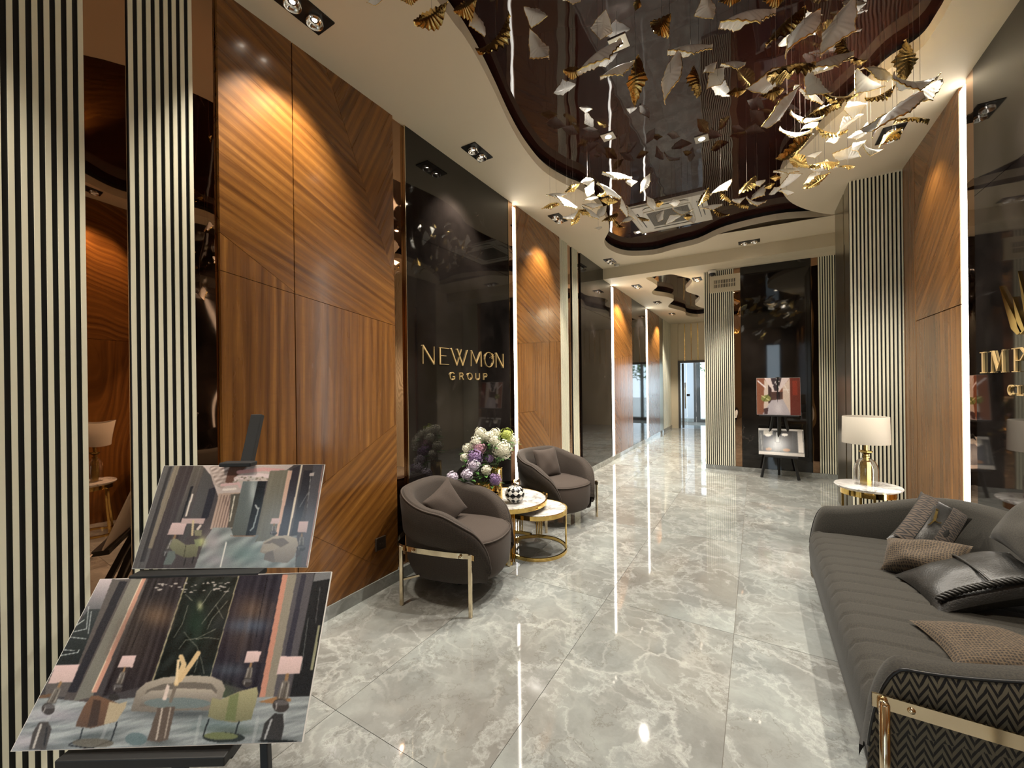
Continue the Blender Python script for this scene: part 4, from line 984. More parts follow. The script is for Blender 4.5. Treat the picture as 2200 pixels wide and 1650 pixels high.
# ------------------------------------------------------------------ printed boards on easels
class Canvas:
    """flat photo print: colours on a fine grid of the board; shapes given in corner-mapped coordinates"""
    def __init__(s, tl, tr, br, bl, nu, nv):
        s.nu, s.nv = nu, nv
        A_, b_ = [], []
        for (u, v), (x, y) in zip(((0, 1), (1, 1), (1, 0), (0, 0)), (tl, tr, br, bl)):
            A_.append([u, v, 1, 0, 0, 0, -u * x, -v * x]); b_.append(x); A_.append([0, 0, 0, u, v, 1, -u * y, -v * y]); b_.append(y)
        h = np.linalg.solve(np.array(A_, float), np.array(b_, float))
        U, V = np.meshgrid((np.arange(nu) + .5) / nu, (np.arange(nv) + .5) / nv, indexing='ij')
        w = h[6] * U + h[7] * V + 1; s.X = (h[0] * U + h[1] * V + h[2]) / w; s.Y = (h[3] * U + h[4] * V + h[5]) / w
        s.U, s.V = U, V; s.C = np.zeros((nu, nv, 3))
    def mask(s, P):
        m_ = np.zeros(s.X.shape, bool); n = len(P)
        for i in range(n):
            (x0, y0), (x1, y1) = P[i], P[(i + 1) % n]
            if y0 == y1: continue
            c = ((y0 > s.Y) != (y1 > s.Y)) & (s.X < (x1 - x0) * (s.Y - y0) / (y1 - y0) + x0); m_ ^= c
        return m_
    def put(s, m_, c, a=1.0): s.C[m_] = s.C[m_] * (1 - a) + np.array(c, float) * a
    def poly(s, P, c, a=1.0, c2=None, ax='y'):
        m_ = s.mask(P)
        if c2 is None: s.put(m_, c, a)
        else:
            Q = s.Y if ax == 'y' else s.X; k = 1 if ax == 'y' else 0; lo = min(p[k] for p in P); hi = max(p[k] for p in P)
            t = np.clip((Q[m_] - lo) / (hi - lo), 0, 1)[:, None]; s.C[m_] = s.C[m_] * (1 - a) + a * ((1 - t) * np.array(c, float) + t * np.array(c2, float))
    def ell(s, cx, cy, rx, ry, c, a=1.0): s.put(((s.X - cx) / rx) ** 2 + ((s.Y - cy) / ry) ** 2 < 1, c, a)
    def line(s, P, w, c, a=1.0):
        for (x0, y0), (x1, y1) in zip(P[:-1], P[1:]):
            L2 = (x1 - x0) ** 2 + (y1 - y0) ** 2 + 1e-9; t = np.clip(((s.X - x0) * (x1 - x0) + (s.Y - y0) * (y1 - y0)) / L2, 0, 1)
            s.put(np.hypot(s.X - x0 - t * (x1 - x0), s.Y - y0 - t * (y1 - y0)) < w / 2, c, a)
    def glow(s, cx, cy, rx, ry, c, a):
        k = np.exp(-((s.X - cx) / rx) ** 2 - ((s.Y - cy) / ry) ** 2)[..., None] * a; s.C = s.C * (1 - k) + k * np.array(c, float)
    def noise(s, m_, amp, fx, fy, seed):
        r = np.random.default_rng(seed); v = np.zeros(s.X.shape)
        for k in range(7): v += np.sin(s.X * fx * r.uniform(.4, 1.8) + s.Y * fy * r.uniform(.4, 1.8) + r.uniform(0, 6)) / 3
        s.C[m_] += (v[m_] * amp)[:, None]
    def lamp(s, sh, body, c=(228, 200, 200)):
        s.poly(sh, c, c2=(208, 184, 182)); P = np.array(body, float); y0, y1 = P[:, 1].min(), P[:, 1].max(); hh = y1 - y0; w = np.ptp(P[:3, 0]) * .5 + hh * .09
        t = (P[:, 1] - y0) / hh; cx0 = P[t < .3, 0].mean(); cx1 = P[t > .7, 0].mean(); X = lambda q: cx0 + (cx1 - cx0) * q; Yq = lambda q: y0 + hh * q
        s.line([(X(-.08), Yq(-.08)), (X(.1), Yq(.1))], w * .5, (150, 120, 90))
        for k in range(9): q = .14 + .055 * k; s.ell(X(q), Yq(q), w * (.62 + .05 * min(k, 6)), hh * .06, (122 - 3 * k, 117 - 3 * k, 112 - 3 * k), .8)
        s.ell(X(.80), Yq(.80), w * 1.25, hh * .20, (66, 62, 62)); s.ell(X(.72), Yq(.72), w * 1.1, hh * .08, (104, 102, 104), .8)
        for o, cc in ((-.45, (206, 202, 196)), (.15, (60, 56, 54)), (.5, (176, 172, 166))): s.line([(X(.16) + o * w, Yq(.16)), (X(.58) + o * w * 1.1, Yq(.58))], max(1.2, w * .14), cc, .8)
        s.line([(X(.72) - w * .7, Yq(.74)), (X(.9) - w * .6, Yq(.9))], max(1.2, w * .18), (186, 184, 184), .8)
    def soften(s, seed, amp=5):
        for ax in (0, 1):
            p = np.pad(s.C, [(1, 1) if k == ax else (0, 0) for k in range(3)], mode='edge'); q = [slice(None)] * 3
            a, b, c = (tuple(slice(k, k + s.C.shape[ax]) if i == ax else slice(None) for i in range(3)) for k in range(3)); s.C = .25 * p[a] + .5 * p[b] + .25 * p[c]
        s.C += np.random.default_rng(seed).normal(size=s.X.shape)[..., None] * amp
    def grain(s, P, x0, x1, n, seed, amp=14):
        # upright grain lines between two slanted edges x0=(top,bottom) and x1=(top,bottom)
        m_ = s.mask(P); r = np.random.default_rng(seed); y0 = min(p[1] for p in P); y1 = max(p[1] for p in P); t = np.clip((s.Y - y0) / (y1 - y0), 0, 1)
        a = x0[0] + (x0[1] - x0[0]) * t; b = x1[0] + (x1[1] - x1[0]) * t; u = (s.X - a) / (b - a); v = np.zeros(s.X.shape)
        for k in range(6): v += np.sin(u * n * r.uniform(.5, 2) + .8 * np.sin(t * r.uniform(3, 9)) + r.uniform(0, 6)) / 3
        s.C[m_] += (v[m_] * amp)[:, None]
    def build(s, parent, P00, PU, PV):
        s.soften(s.nu, 4); nu, nv = s.nu, s.nv; P00, PU, PV = map(np.array, (P00, PU, PV))
        i, j = np.meshgrid(np.arange(nu + 1), np.arange(nv + 1), indexing='ij')
        co = P00 + (i / nu)[..., None] * PU + (j / nv)[..., None] * PV
        idx = (i * (nv + 1) + j)[:-1, :-1]; f = np.stack([idx, idx + nv + 1, idx + nv + 2, idx + 1], -1).reshape(-1, 4)
        me = bpy.data.meshes.new('print'); me.vertices.add((nu + 1) * (nv + 1)); me.vertices.foreach_set('co', co.ravel())
        me.loops.add(f.size); me.loops.foreach_set('vertex_index', f.ravel()); me.polygons.add(len(f)); me.polygons.foreach_set('loop_start', np.arange(len(f)) * 4)
        me.update(calc_edges=True)
        C = np.clip(s.C, 0, 255) / 255; C = np.where(C <= .04045, C / 12.92, ((C + .055) / 1.055) ** 2.4)
        a = me.color_attributes.new('print', 'FLOAT_COLOR', 'CORNER'); q = np.ones((len(f) * 4, 4)); q[:, :3] = np.repeat(C.reshape(-1, 3), 4, 0); a.data.foreach_set('color', q.ravel())
        me.materials.append(M['print']); return link('print', me, parent)

def board(name, label, cv, bl, br, tl, tr=None, th=.006, group='photo boards on the easels'):
    bl, br, tl = map(np.array, (bl, br, tl)); u, v = br - bl, tl - bl
    if tr is not None: tr = np.array(tr); c_ = (bl + br + tl + tr) / 4; u = (br - bl + tr - tl) / 2; v = (tl - bl + tr - br) / 2; bl = c_ - u / 2 - v / 2
    n = np.cross(u, v); n /= np.linalg.norm(n)
    c = bl; t = thing(name, label, 'board', tuple(c), 0, group)
    MB().hexa([p for p in ((0, 0, 0) - n * th, u - n * th, u, np.zeros(3))] + [v - n * th, u + v - n * th, u + v, v]).obj('panel', 'board', t)
    cv.build(t, n * .0008 + u * .003 + v * .004, u * .994, v * .992); return t

# lower big board: lounge with sofa, two chairs, lamps
A_ = Canvas((215, 1240), (713, 1232), (650, 1590), (22, 1620), 460, 280)
A_.C[:] = (70, 68, 72)
A_.poly([(200, 1230), (302, 1230), (240, 1320), (150, 1320)], (214, 200, 206), c2=(86, 90, 96))
A_.poly([(190, 1306), (236, 1306), (165, 1440), (98, 1440)], (58, 64, 68), c2=(28, 34, 38))
for q in ([(190, 1300), (186, 1350), (140, 1360)], [(180, 1330), (130, 1366), (185, 1372)], [(112, 1412), (168, 1402), (170, 1396)], [(118, 1395), (160, 1398)], [(196, 1312), (190, 1360)]): A_.line(q, 1.8, (190, 200, 202))
A_.poly([(300, 1230), (236, 1318), (160, 1500), (96, 1500), (98, 1440), (165, 1440)], (96, 92, 92))
A_.poly([(242, 1240), (330, 1240), (190, 1520), (125, 1540)], (96, 92, 92), c2=(82, 76, 76)); A_.poly([(258, 1245), (276, 1245), (166, 1490), (146, 1490)], (44, 44, 52))
A_.poly([(284, 1240), (314, 1240), (202, 1500), (160, 1510)], (134, 132, 124), c2=(120, 120, 114)); A_.poly([(309, 1238), (318, 1238), (212, 1490), (200, 1490)], (206, 156, 138)); A_.line([(309, 1238), (201, 1488)], 2, (236, 214, 190))
A_.poly([(322, 1238), (408, 1238), (338, 1470), (222, 1500)], (48, 44, 48)); A_.glow(340, 1322, 40, 26, (128, 104, 84), .7); A_.glow(290, 1380, 44, 60, (74, 66, 62), .6); A_.line([(340, 1245), (328, 1285)], 1.2, (24, 22, 24)); A_.line([(312, 1334), (288, 1392)], 1.2, (24, 22, 24))
A_.poly([(408, 1238), (519, 1238), (458, 1462), (334, 1468)], (38, 42, 40), c2=(26, 34, 34)); A_.line([(408, 1238), (334, 1466)], 3, (156, 150, 124)); A_.line([(519, 1238), (458, 1460)], 3, (162, 156, 130)); A_.glow(436, 1302, 6, 10, (220, 220, 170), .8); A_.glow(428, 1340, 22, 40, (40, 62, 52), .7)
for q in ([(404, 1276), (420, 1290), (412, 1284)], [(500, 1262), (470, 1300), (440, 1340)], [(470, 1352), (430, 1372), (405, 1376), (390, 1396)], [(415, 1375), (430, 1390), (440, 1420), (446, 1450)], [(478, 1374), (450, 1370), (428, 1374)], [(436, 1400), (425, 1446)], [(402, 1358), (414, 1374)], [(410, 1300), (398, 1340), (380, 1370)], [(496, 1290), (462, 1330), (452, 1352)], [(392, 1412), (404, 1440)], [(470, 1300), (486, 1330)], [(430, 1310), (446, 1290), (460, 1268)]): A_.line(q, 1.1, (176, 174, 160), .75)
for k in range(46): A_.ell(340 + 160 * rng.uniform(), 1250 + 22 * rng.uniform() ** 1.4, rng.uniform(2, 5), rng.uniform(.8, 1.8), (176, 170, 166))
A_.poly([(520, 1237), (612, 1236), (566, 1490), (458, 1462)], (44, 42, 52)); A_.glow(548, 1312, 36, 30, (112, 92, 78), .7); A_.glow(524, 1370, 34, 50, (84, 72, 66), .5); A_.line([(580, 1240), (562, 1330), (556, 1370)], 1.2, (22, 20, 24)); A_.glow(540, 1345, 50, 16, (92, 112, 138), .55); A_.glow(500, 1440, 40, 14, (92, 106, 120), .5); A_.glow(480, 1490, 30, 20, (70, 92, 62), .6)
A_.poly([(612, 1236), (624, 1236), (572, 1510), (560, 1510)], (196, 142, 124)); A_.poly([(623, 1236), (642, 1235), (590, 1505), (572, 1510)], (144, 138, 126)); A_.poly([(642, 1235), (680, 1234), (622, 1500), (590, 1505)], (88, 86, 92)); A_.poly([(652, 1235), (662, 1235), (626, 1420), (614, 1420)], (56, 56, 68)); A_.poly([(678, 1234), (714, 1230), (664, 1505), (624, 1505)], (36, 38, 42)); A_.poly([(676, 1252), (712, 1246), (714, 1230), (680, 1234)], (120, 122, 126))
A_.poly([(690, 1345), (685, 1345), (668, 1440), (674, 1440)], (150, 150, 124)); A_.line([(665, 1330), (650, 1440)], 1.2, (120, 124, 124)); A_.line([(690, 1265), (680, 1340)], 1.2, (110, 110, 112))
A_.grain([(322, 1238), (408, 1238), (338, 1470), (222, 1500)], (322, 222), (408, 338), 34, 1, 9); A_.grain([(520, 1237), (612, 1236), (566, 1490), (458, 1462)], (520, 458), (612, 566), 34, 2, 9); A_.noise(A_.mask([(408, 1238), (519, 1238), (458, 1462), (334, 1468)]), 8, .12, .1, 4)
mf = A_.mask([(70, 1500), (200, 1512), (300, 1500), (480, 1500), (668, 1495), (652, 1600), (10, 1630)]); A_.put(mf, (150, 158, 162)); A_.noise(mf, 20, .03, .22, 5); A_.noise(mf, 9, .14, .5, 15); A_.glow(480, 1560, 60, 20, (92, 120, 124), .5); A_.glow(120, 1540, 70, 14, (178, 172, 184), .6); A_.glow(330, 1570, 40, 20, (168, 178, 182), .6); A_.glow(50, 1600, 40, 16, (196, 184, 196), .6)
A_.poly([(65, 1500), (120, 1492), (115, 1500), (68, 1506)], (110, 84, 66)); A_.poly([(560, 1508), (600, 1496), (628, 1500), (628, 1506), (600, 1512)], (156, 118, 84))
for cx_, cy_, rx_, ry_, cc, aa in ((395, 1534, 110, 12, (60, 66, 70), .7), (215, 1588, 60, 14, (70, 78, 80), .6), (500, 1570, 56, 12, (66, 76, 70), .6), (350, 1596, 40, 9, (70, 76, 78), .7), (600, 1590, 46, 9, (60, 66, 70), .7), (84, 1612, 46, 9, (80, 84, 88), .6)): A_.glow(cx_, cy_, rx_, ry_, cc, aa)
for q_ in ([(236, 1560), (214, 1618)], [(438, 1540), (426, 1606)], [(560, 1540), (548, 1600)], [(618, 1516), (604, 1596)], [(128, 1512), (96, 1560)]): A_.line(q_, 7, (206, 210, 214), .28)
for q_ in ([(262, 1330), (250, 1366), (232, 1404)], [(388, 1300), (372, 1352)], [(536, 1336), (516, 1420)], [(592, 1300), (566, 1420)]): A_.line(q_, 9, (110, 96, 92), .22)
sofa_o = [(287, 1530), (300, 1486), (320, 1468), (360, 1456), (420, 1452), (462, 1454), (484, 1464), (491, 1480), (482, 1506), (470, 1528), (420, 1526), (340, 1532)]
A_.poly(sofa_o, (176, 168, 156), c2=(120, 114, 108)); A_.poly([(306, 1520), (322, 1484), (360, 1470), (420, 1466), (462, 1470), (474, 1484), (466, 1512)], (112, 106, 100)); A_.poly([(308, 1500), (330, 1486), (400, 1480), (462, 1482), (474, 1494), (470, 1512), (310, 1516)], (180, 172, 160), c2=(120, 116, 112))
A_.poly([(200, 1497), (215, 1497), (262, 1514), (279, 1509), (276, 1520), (256, 1553), (200, 1568), (165, 1564), (184, 1520)], (120, 92, 74), c2=(92, 70, 56)); A_.poly([(240, 1510), (262, 1514), (279, 1509), (276, 1522), (256, 1553), (228, 1560)], (182, 168, 142)); A_.poly([(205, 1505), (222, 1508), (214, 1562), (192, 1566)], (52, 42, 38), .7)
for q in ([(182, 1568), (176, 1592), (152, 1604)], [(258, 1554), (246, 1592)], [(152, 1606), (200, 1612), (246, 1594)]): A_.line(q, 2.6, (26, 30, 34))
A_.ell(205, 1600, 46, 10, (98, 92, 80), .8)
A_.poly([(463, 1499), (480, 1504), (520, 1486), (558, 1476), (560, 1490), (546, 1545), (510, 1552), (470, 1546), (454, 1540)], (170, 166, 132), c2=(122, 122, 96)); A_.poly([(500, 1496), (520, 1488), (512, 1548), (490, 1548)], (96, 112, 72), .6)
for q in ([(456, 1546), (444, 1582)], [(520, 1550), (512, 1576)]): A_.line(q, 2.6, (26, 30, 34))
A_.ell(488, 1584, 44, 11, (40, 46, 46)); A_.ell(482, 1581, 36, 8, (110, 118, 84)); A_.ell(300, 1590, 24, 14, (94, 116, 122), .8)
A_.ell(388, 1512, 72, 12, (112, 128, 132), .85); A_.poly([(346, 1522), (384, 1520), (369, 1590), (350, 1596), (324, 1592)], (96, 86, 80)); A_.line([(356, 1524), (344, 1590)], 4, (190, 180, 170)); A_.line([(374, 1522), (362, 1586)], 3, (170, 160, 150))
A_.poly([(356, 1505), (366, 1470), (372, 1476), (364, 1506)], (222, 206, 198)); A_.line([(384, 1475), (374, 1508)], 7, (120, 112, 104)); A_.line([(386, 1470), (402, 1428), (396, 1412)], 11, (218, 192, 150)); A_.line([(394, 1462), (420, 1424), (433, 1404)], 10, (214, 186, 144)); A_.line([(386, 1468), (390, 1420)], 6, (232, 210, 172))
A_.lamp([(118, 1430), (172, 1428), (157, 1467), (102, 1471)], [(122, 1474), (134, 1474), (128, 1510), (112, 1540), (82, 1535), (104, 1506)]); A_.poly([(84, 1556), (104, 1556), (112, 1570), (100, 1616), (62, 1616), (70, 1578)], (70, 66, 64)); A_.line([(88, 1562), (72, 1612)], 5, (190, 186, 180)); A_.line([(102, 1568), (96, 1606)], 4, (34, 34, 36))
A_.lamp([(267, 1409), (298, 1409), (290, 1435), (257, 1435)], [(267, 1440), (276, 1440), (270, 1470), (264, 1490), (243, 1486), (256, 1464)]); A_.ell(250, 1500, 12, 8, (54, 52, 52))
A_.lamp([(537, 1400), (567, 1400), (561, 1423), (530, 1425)], [(540, 1430), (549, 1430), (548, 1460), (544, 1476), (526, 1474), (534, 1452)])
A_.lamp([(607, 1411), (653, 1411), (647, 1448), (598, 1449)], [(614, 1456), (626, 1456), (628, 1500), (616, 1530), (592, 1526), (606, 1490)]); A_.poly([(594, 1532), (612, 1532), (614, 1560), (608, 1590), (564, 1590), (574, 1552)], (56, 56, 58)); A_.line([(588, 1545), (574, 1585)], 4, (168, 172, 176)); A_.ell(600, 1590, 40, 3, (30, 34, 36))
# upper board: long view of the lobby
B_ = Canvas((352, 998), (698, 1000), (660, 1217), (283, 1225), 360, 220)
B_.C[:] = (84, 78, 80)
B_.poly([(352, 996), (388, 996), (312, 1226), (280, 1226)], (96, 94, 96)); B_.poly([(376, 996), (390, 996), (330, 1180), (312, 1180)], (140, 130, 116)); B_.poly([(362, 1000), (370, 1000), (310, 1210), (300, 1210)], (62, 60, 64)); B_.poly([(388, 996), (424, 996), (352, 1226), (312, 1226)], (70, 62, 64)); B_.poly([(420, 996), (444, 996), (400, 1130), (376, 1190), (352, 1190)], (104, 98, 92), c2=(64, 58, 60))
B_.poly([(412, 1045), (418, 1043), (396, 1110), (388, 1124)], (30, 28, 32)); B_.line([(416, 1062), (402, 1108)], 4, (228, 218, 208)); B_.poly([(444, 996), (470, 996), (440, 1100), (394, 1170)], (84, 82, 82)); B_.poly([(452, 1050), (470, 1045), (452, 1110), (432, 1130)], (44, 42, 50))
B_.poly([(436, 996), (640, 996), (620, 1010), (530, 1060), (474, 1072), (456, 1020)], (210, 196, 192)); B_.poly([(452, 1004), (470, 996), (500, 996), (540, 1000), (480, 1050), (462, 1040)], (188, 172, 166)); B_.noise(B_.mask([(452, 996), (540, 996), (520, 1030), (470, 1046)]), 30, .25, .5, 9)
B_.poly([(500, 996), (540, 996), (510, 1024), (504, 1040), (488, 1036), (492, 1016)], (112, 82, 72)); B_.line([(516, 1014), (570, 1008), (612, 1012)], 8, (226, 178, 178)); B_.line([(510, 1028), (560, 1020), (600, 1026)], 8, (240, 222, 224)); B_.line([(480, 1042), (516, 1038), (520, 1046)], 6, (226, 192, 192)); B_.line([(484, 1052), (510, 1050)], 5, (246, 236, 230))
for k in range(60): B_.ell(505 + 95 * rng.uniform(), 1024 + 12 * rng.uniform(), rng.uniform(1.5, 4), rng.uniform(.8, 1.6), (140, 128, 116) if k % 2 else (210, 200, 188))
B_.poly([(474, 1060), (520, 1058), (506, 1136), (455, 1138)], (196, 172, 158)); 
for k in range(7): B_.line([(480 + k * 6, 1064), (462 + k * 6, 1136)], 2, (150 - k * 8, 128 - k * 8, 118 - k * 6))
B_.poly([(500, 1062), (522, 1060), (508, 1134), (494, 1134)], (96, 92, 84)); B_.line([(508, 1066), (498, 1120)], 2.5, (236, 230, 214))
B_.poly([(526, 1034), (558, 1034), (532, 1150), (500, 1152)], (124, 134, 136), c2=(94, 100, 98)); B_.glow(548, 1056, 8, 30, (196, 204, 206), .7); B_.poly([(558, 1034), (576, 1034), (556, 1152), (532, 1152)], (34, 36, 40)); B_.line([(560, 1092), (548, 1134), (542, 1140)], 3, (160, 172, 176)); B_.line([(553, 1086), (558, 1094)], 4, (180, 184, 186))
B_.poly([(584, 1012), (626, 1010), (596, 1160), (550, 1164)], (134, 130, 116), c2=(112, 112, 104)); B_.poly([(622, 1012), (632, 1012), (600, 1154), (594, 1156)], (226, 190, 170)); B_.poly([(632, 1008), (648, 1000), (622, 1152), (602, 1152)], (62, 58, 66)); B_.line([(652, 998), (622, 1150)], 4, (246, 234, 214)); B_.poly([(656, 1012), (676, 1012), (640, 1150), (628, 1150)], (58, 56, 62)); B_.line([(670, 1022), (660, 1110)], 1.4, (170, 170, 170)); B_.line([(646, 1090), (664, 1060)], 1.2, (150, 150, 150)); B_.poly([(676, 998), (700, 998), (664, 1220), (642, 1220)], (98, 96, 102)); B_.line([(696, 1002), (660, 1214)], 2, (206, 166, 160)); B_.poly([(668, 1018), (678, 1016), (676, 1024), (667, 1024)], (216, 206, 204))
B_.grain([(352, 996), (444, 996), (376, 1226), (280, 1226)], (352, 280), (444, 376), 60, 3, 7); B_.grain([(584, 1012), (626, 1010), (596, 1160), (550, 1164)], (584, 550), (626, 596), 20, 6, 4)
mf = B_.mask([(420, 1226), (444, 1160), (462, 1134), (500, 1134), (505, 1152), (560, 1150), (552, 1164), (600, 1160), (640, 1150), (636, 1220), (420, 1228)]); B_.put(mf, (150, 158, 160)); B_.noise(mf, 22, .12, .25, 3); B_.glow(530, 1190, 40, 22, (112, 142, 142), .6); B_.glow(460, 1165, 18, 24, (196, 184, 190), .6); B_.glow(470, 1205, 26, 12, (188, 178, 190), .5); B_.line([(490, 1166), (478, 1218)], 3, (248, 248, 244)); B_.line([(500, 1152), (552, 1152)], 2, (150, 118, 96))
B_.poly([(564, 1180), (570, 1164), (592, 1152), (620, 1150), (640, 1156), (643, 1170), (634, 1196), (620, 1208), (590, 1208), (570, 1202), (574, 1190), (562, 1186)], (190, 180, 164), c2=(132, 124, 118)); B_.poly([(570, 1168), (590, 1158), (612, 1156), (624, 1166), (606, 1176), (588, 1168)], (118, 108, 100)); B_.poly([(572, 1172), (588, 1166), (604, 1174), (592, 1182), (566, 1186)], (170, 160, 146)); B_.poly([(590, 1182), (594, 1208), (570, 1202), (574, 1188)], (120, 112, 108))
B_.lamp([(371, 1124), (404, 1124), (396, 1150), (361, 1150)], [(370, 1156), (384, 1156), (376, 1186), (366, 1200), (354, 1196), (362, 1172)]); B_.poly([(394, 1114), (445, 1114), (440, 1126), (390, 1126)], (204, 180, 178)); B_.lamp([(588, 1114), (606, 1114), (602, 1126), (584, 1126)], [(590, 1128), (598, 1128), (594, 1148), (588, 1150), (586, 1140), (588, 1132)]); B_.lamp([(645, 1120), (664, 1120), (660, 1144), (641, 1143)], [(648, 1150), (656, 1150), (654, 1176), (648, 1184), (642, 1176), (646, 1160)])
B_.poly([(374, 1158), (384, 1160), (402, 1172), (424, 1170), (430, 1176), (426, 1198), (400, 1200), (376, 1190), (366, 1176)], (150, 150, 122), c2=(112, 112, 92)); B_.line([(402, 1174), (398, 1198)], 1.4, (70, 70, 56)); B_.poly([(420, 1160), (440, 1158), (436, 1174), (424, 1176)], (140, 148, 116)); B_.glow(438, 1164, 8, 10, (220, 222, 160), .7)
for q in ([(402, 1200), (398, 1216)], [(420, 1198), (416, 1212)]): B_.line(q, 2, (40, 40, 40))
B_.line([(416, 1150), (418, 1120)], 5, (214, 196, 160)); B_.line([(428, 1138), (434, 1130)], 5, (226, 210, 200)); B_.poly([(420, 1140), (438, 1140), (436, 1152), (422, 1152)], (142, 140, 116))
B_.poly([(364, 1186), (378, 1186), (380, 1200), (370, 1216), (352, 1216)], (112, 122, 120)); B_.poly([(640, 1196), (650, 1190), (648, 1216), (636, 1216)], (90, 94, 96))

# near easel: axes across (RT), away (FW)
def PE(lat, dep, z): q = FW * dep + _r0 * lat; return np.array([q[0], q[1], z])
def easel(label, E0, pts):
    t = thing('easel', label, 'easel', tuple(E0), 0, 'black wooden easels'); E0 = np.array(E0)
    for nm, p, q, w, th in pts: MB().bar(np.array(p) - E0, np.array(q) - E0, w, th, (0, 0, 1) if abs((np.array(q) - np.array(p))[2]) < .5 * np.linalg.norm(np.array(q) - np.array(p)) else tuple(FW)).obj(nm, 'black_wood', t, bevel=.004)
    return t
a_tl, a_tr, a_br, a_bl = atd(215, 1240, 1.585), atd(713, 1232, 1.585), atd(650, 1590, 1.258), atd(22, 1620, 1.258)
b_tl, b_tr, b_br, b_bl = atd(352, 998, 1.775), atd(698, 1000, 1.775), atd(660, 1217, 1.625), atd(283, 1225, 1.625)
board('photo_board', 'larger lower photo board on the near easel, printed with sofa, chairs and lamps', A_, a_bl, a_br, a_tl, a_tr)
board('photo_board', 'smaller upper photo board on the near easel, printed with a long lobby view', B_, b_bl, b_br, b_tl, b_tr)
ml = -1.19; md = lambda z: 1.80 + (z - 1.11) * .40
zb = float(b_bl[2]); za = float(a_bl[2])
easel('black wooden easel at lower left in front of the slats, holding two boards', PE(ml, 1.5, 0), [
    ('mast', PE(ml, md(.06) + .02, .0), PE(ml, md(1.32) + .02, 1.32), .052, .024),
    ('front_leg', PE(ml - .36, md(.0), 0), PE(ml - .05, md(1.02) + .045, 1.02), .03, .024), ('front_leg', PE(ml + .36, md(.0), 0), PE(ml + .05, md(1.02) + .045, 1.02), .03, .024),
    ('back_leg', PE(ml, 1.98, 0), PE(ml, md(1.12) + .03, 1.12), .035, .022),
    ('top_clamp', PE(ml - .068, 1.765, 1.118), PE(ml + .068, 1.765, 1.118), .05, .018),
    ('upper_ledge', PE(-1.50, 1.612, zb - .016), PE(-.995, 1.612, zb - .010), .06, .024),
    ('lower_ledge', PE(-1.40, 1.262, za - .016), PE(-.885, 1.262, za - .010), .06, .030),
    ('ledge_arm', PE(-1.36, 1.28, za - .035), PE(-1.36, md(.28) + .05, za - .02), .03, .024), ('ledge_arm', PE(-.91, 1.28, za - .035), PE(-.91, md(.28) + .05, za - .02), .03, .024),
    ('crossbar', PE(-1.46, md(.22), .22), PE(-.86, md(.22), .22), .03, .03)])

# far easel in front of the black slab
C_ = Canvas((1625, 812), (1720, 812), (1720, 893), (1625, 890), 110, 90)
C_.C[:] = (138, 94, 80); C_.poly([(1642, 812), (1698, 812), (1672, 845), (1660, 845)], (222, 206, 206)); C_.poly([(1656, 812), (1680, 812), (1672, 840), (1664, 840)], (66, 56, 62))
for k in range(14): C_.ell(1660 + 16 * rng.uniform(), 813 + 22 * rng.uniform(), .9, 1.6, (240, 236, 236))
C_.poly([(1642, 815), (1658, 834), (1656, 868), (1640, 884)], (214, 196, 186)); C_.poly([(1698, 813), (1682, 832), (1682, 866), (1698, 890)], (216, 196, 184)); C_.poly([(1650, 826), (1658, 836), (1657, 862), (1650, 868)], (70, 54, 54)); C_.poly([(1656, 842), (1682, 842), (1680, 860), (1657, 860)], (84, 62, 58)); C_.poly([(1668, 842), (1676, 842), (1676, 858), (1668, 858)], (46, 34, 36)); C_.poly([(1657, 860), (1682, 858), (1700, 894), (1636, 892)], (188, 180, 188)); C_.glow(1672, 878, 8, 16, (232, 226, 230), .6)
C_.poly([(1698, 812), (1722, 812), (1722, 894), (1698, 892)], (108, 54, 46)); C_.poly([(1703, 818), (1714, 818), (1714, 850), (1703, 850)], (138, 58, 46)); C_.poly([(1626, 812), (1642, 815), (1640, 884), (1626, 888)], (140, 90, 70)); C_.ell(1645, 856, 11, 7, (140, 140, 84)); C_.line([(1636, 850), (1652, 860)], 2, (222, 216, 160)); C_.line([(1650, 848), (1640, 862)], 2, (96, 108, 60)); C_.poly([(1640, 878), (1650, 876), (1648, 890), (1641, 890)], (82, 62, 64))
C_.line([(1628, 818), (1644, 832)], 3, (236, 226, 232)); C_.line([(1686, 828), (1694, 844)], 2, (236, 226, 220)); C_.line([(1684, 838), (1696, 838)], 2, (236, 226, 220))
D_ = Canvas((1629, 920), (1724, 923), (1727, 975), (1631, 972), 110, 60)
D_.C[:] = (58, 60, 62); D_.poly([(1628, 918), (1726, 920), (1726, 926), (1628, 924)], (206, 202, 198)); D_.poly([(1630, 966), (1728, 969), (1728, 976), (1630, 973)], (196, 190, 184)); D_.poly([(1640, 924), (1662, 925), (1662, 966), (1642, 966)], (38, 42, 56)); D_.poly([(1640, 924), (1660, 925), (1660, 934), (1640, 934)], (180, 176, 168)); D_.ell(1650, 934, 7, 3, (230, 226, 220)); D_.poly([(1664, 925), (1678, 925), (1680, 966), (1664, 966)], (24, 24, 28)); D_.poly([(1667, 928), (1674, 928), (1674, 948), (1667, 948)], (150, 152, 152)); D_.poly([(1680, 926), (1700, 926), (1702, 966), (1682, 966)], (46, 44, 46)); D_.ell(1686, 933, 7, 3, (232, 228, 222)); D_.poly([(1712, 924), (1722, 924), (1726, 968), (1714, 968)], (170, 164, 158), c2=(226, 220, 214)); D_.ell(1652, 962, 7, 3, (150, 104, 62)); D_.ell(1690, 963, 8, 3, (156, 108, 66)); D_.line([(1634, 930), (1638, 964)], 1.5, (150, 148, 146))
ex, ey = .285, 7.14
P3 = lambda x, y, z: np.array([x, y, z], float)
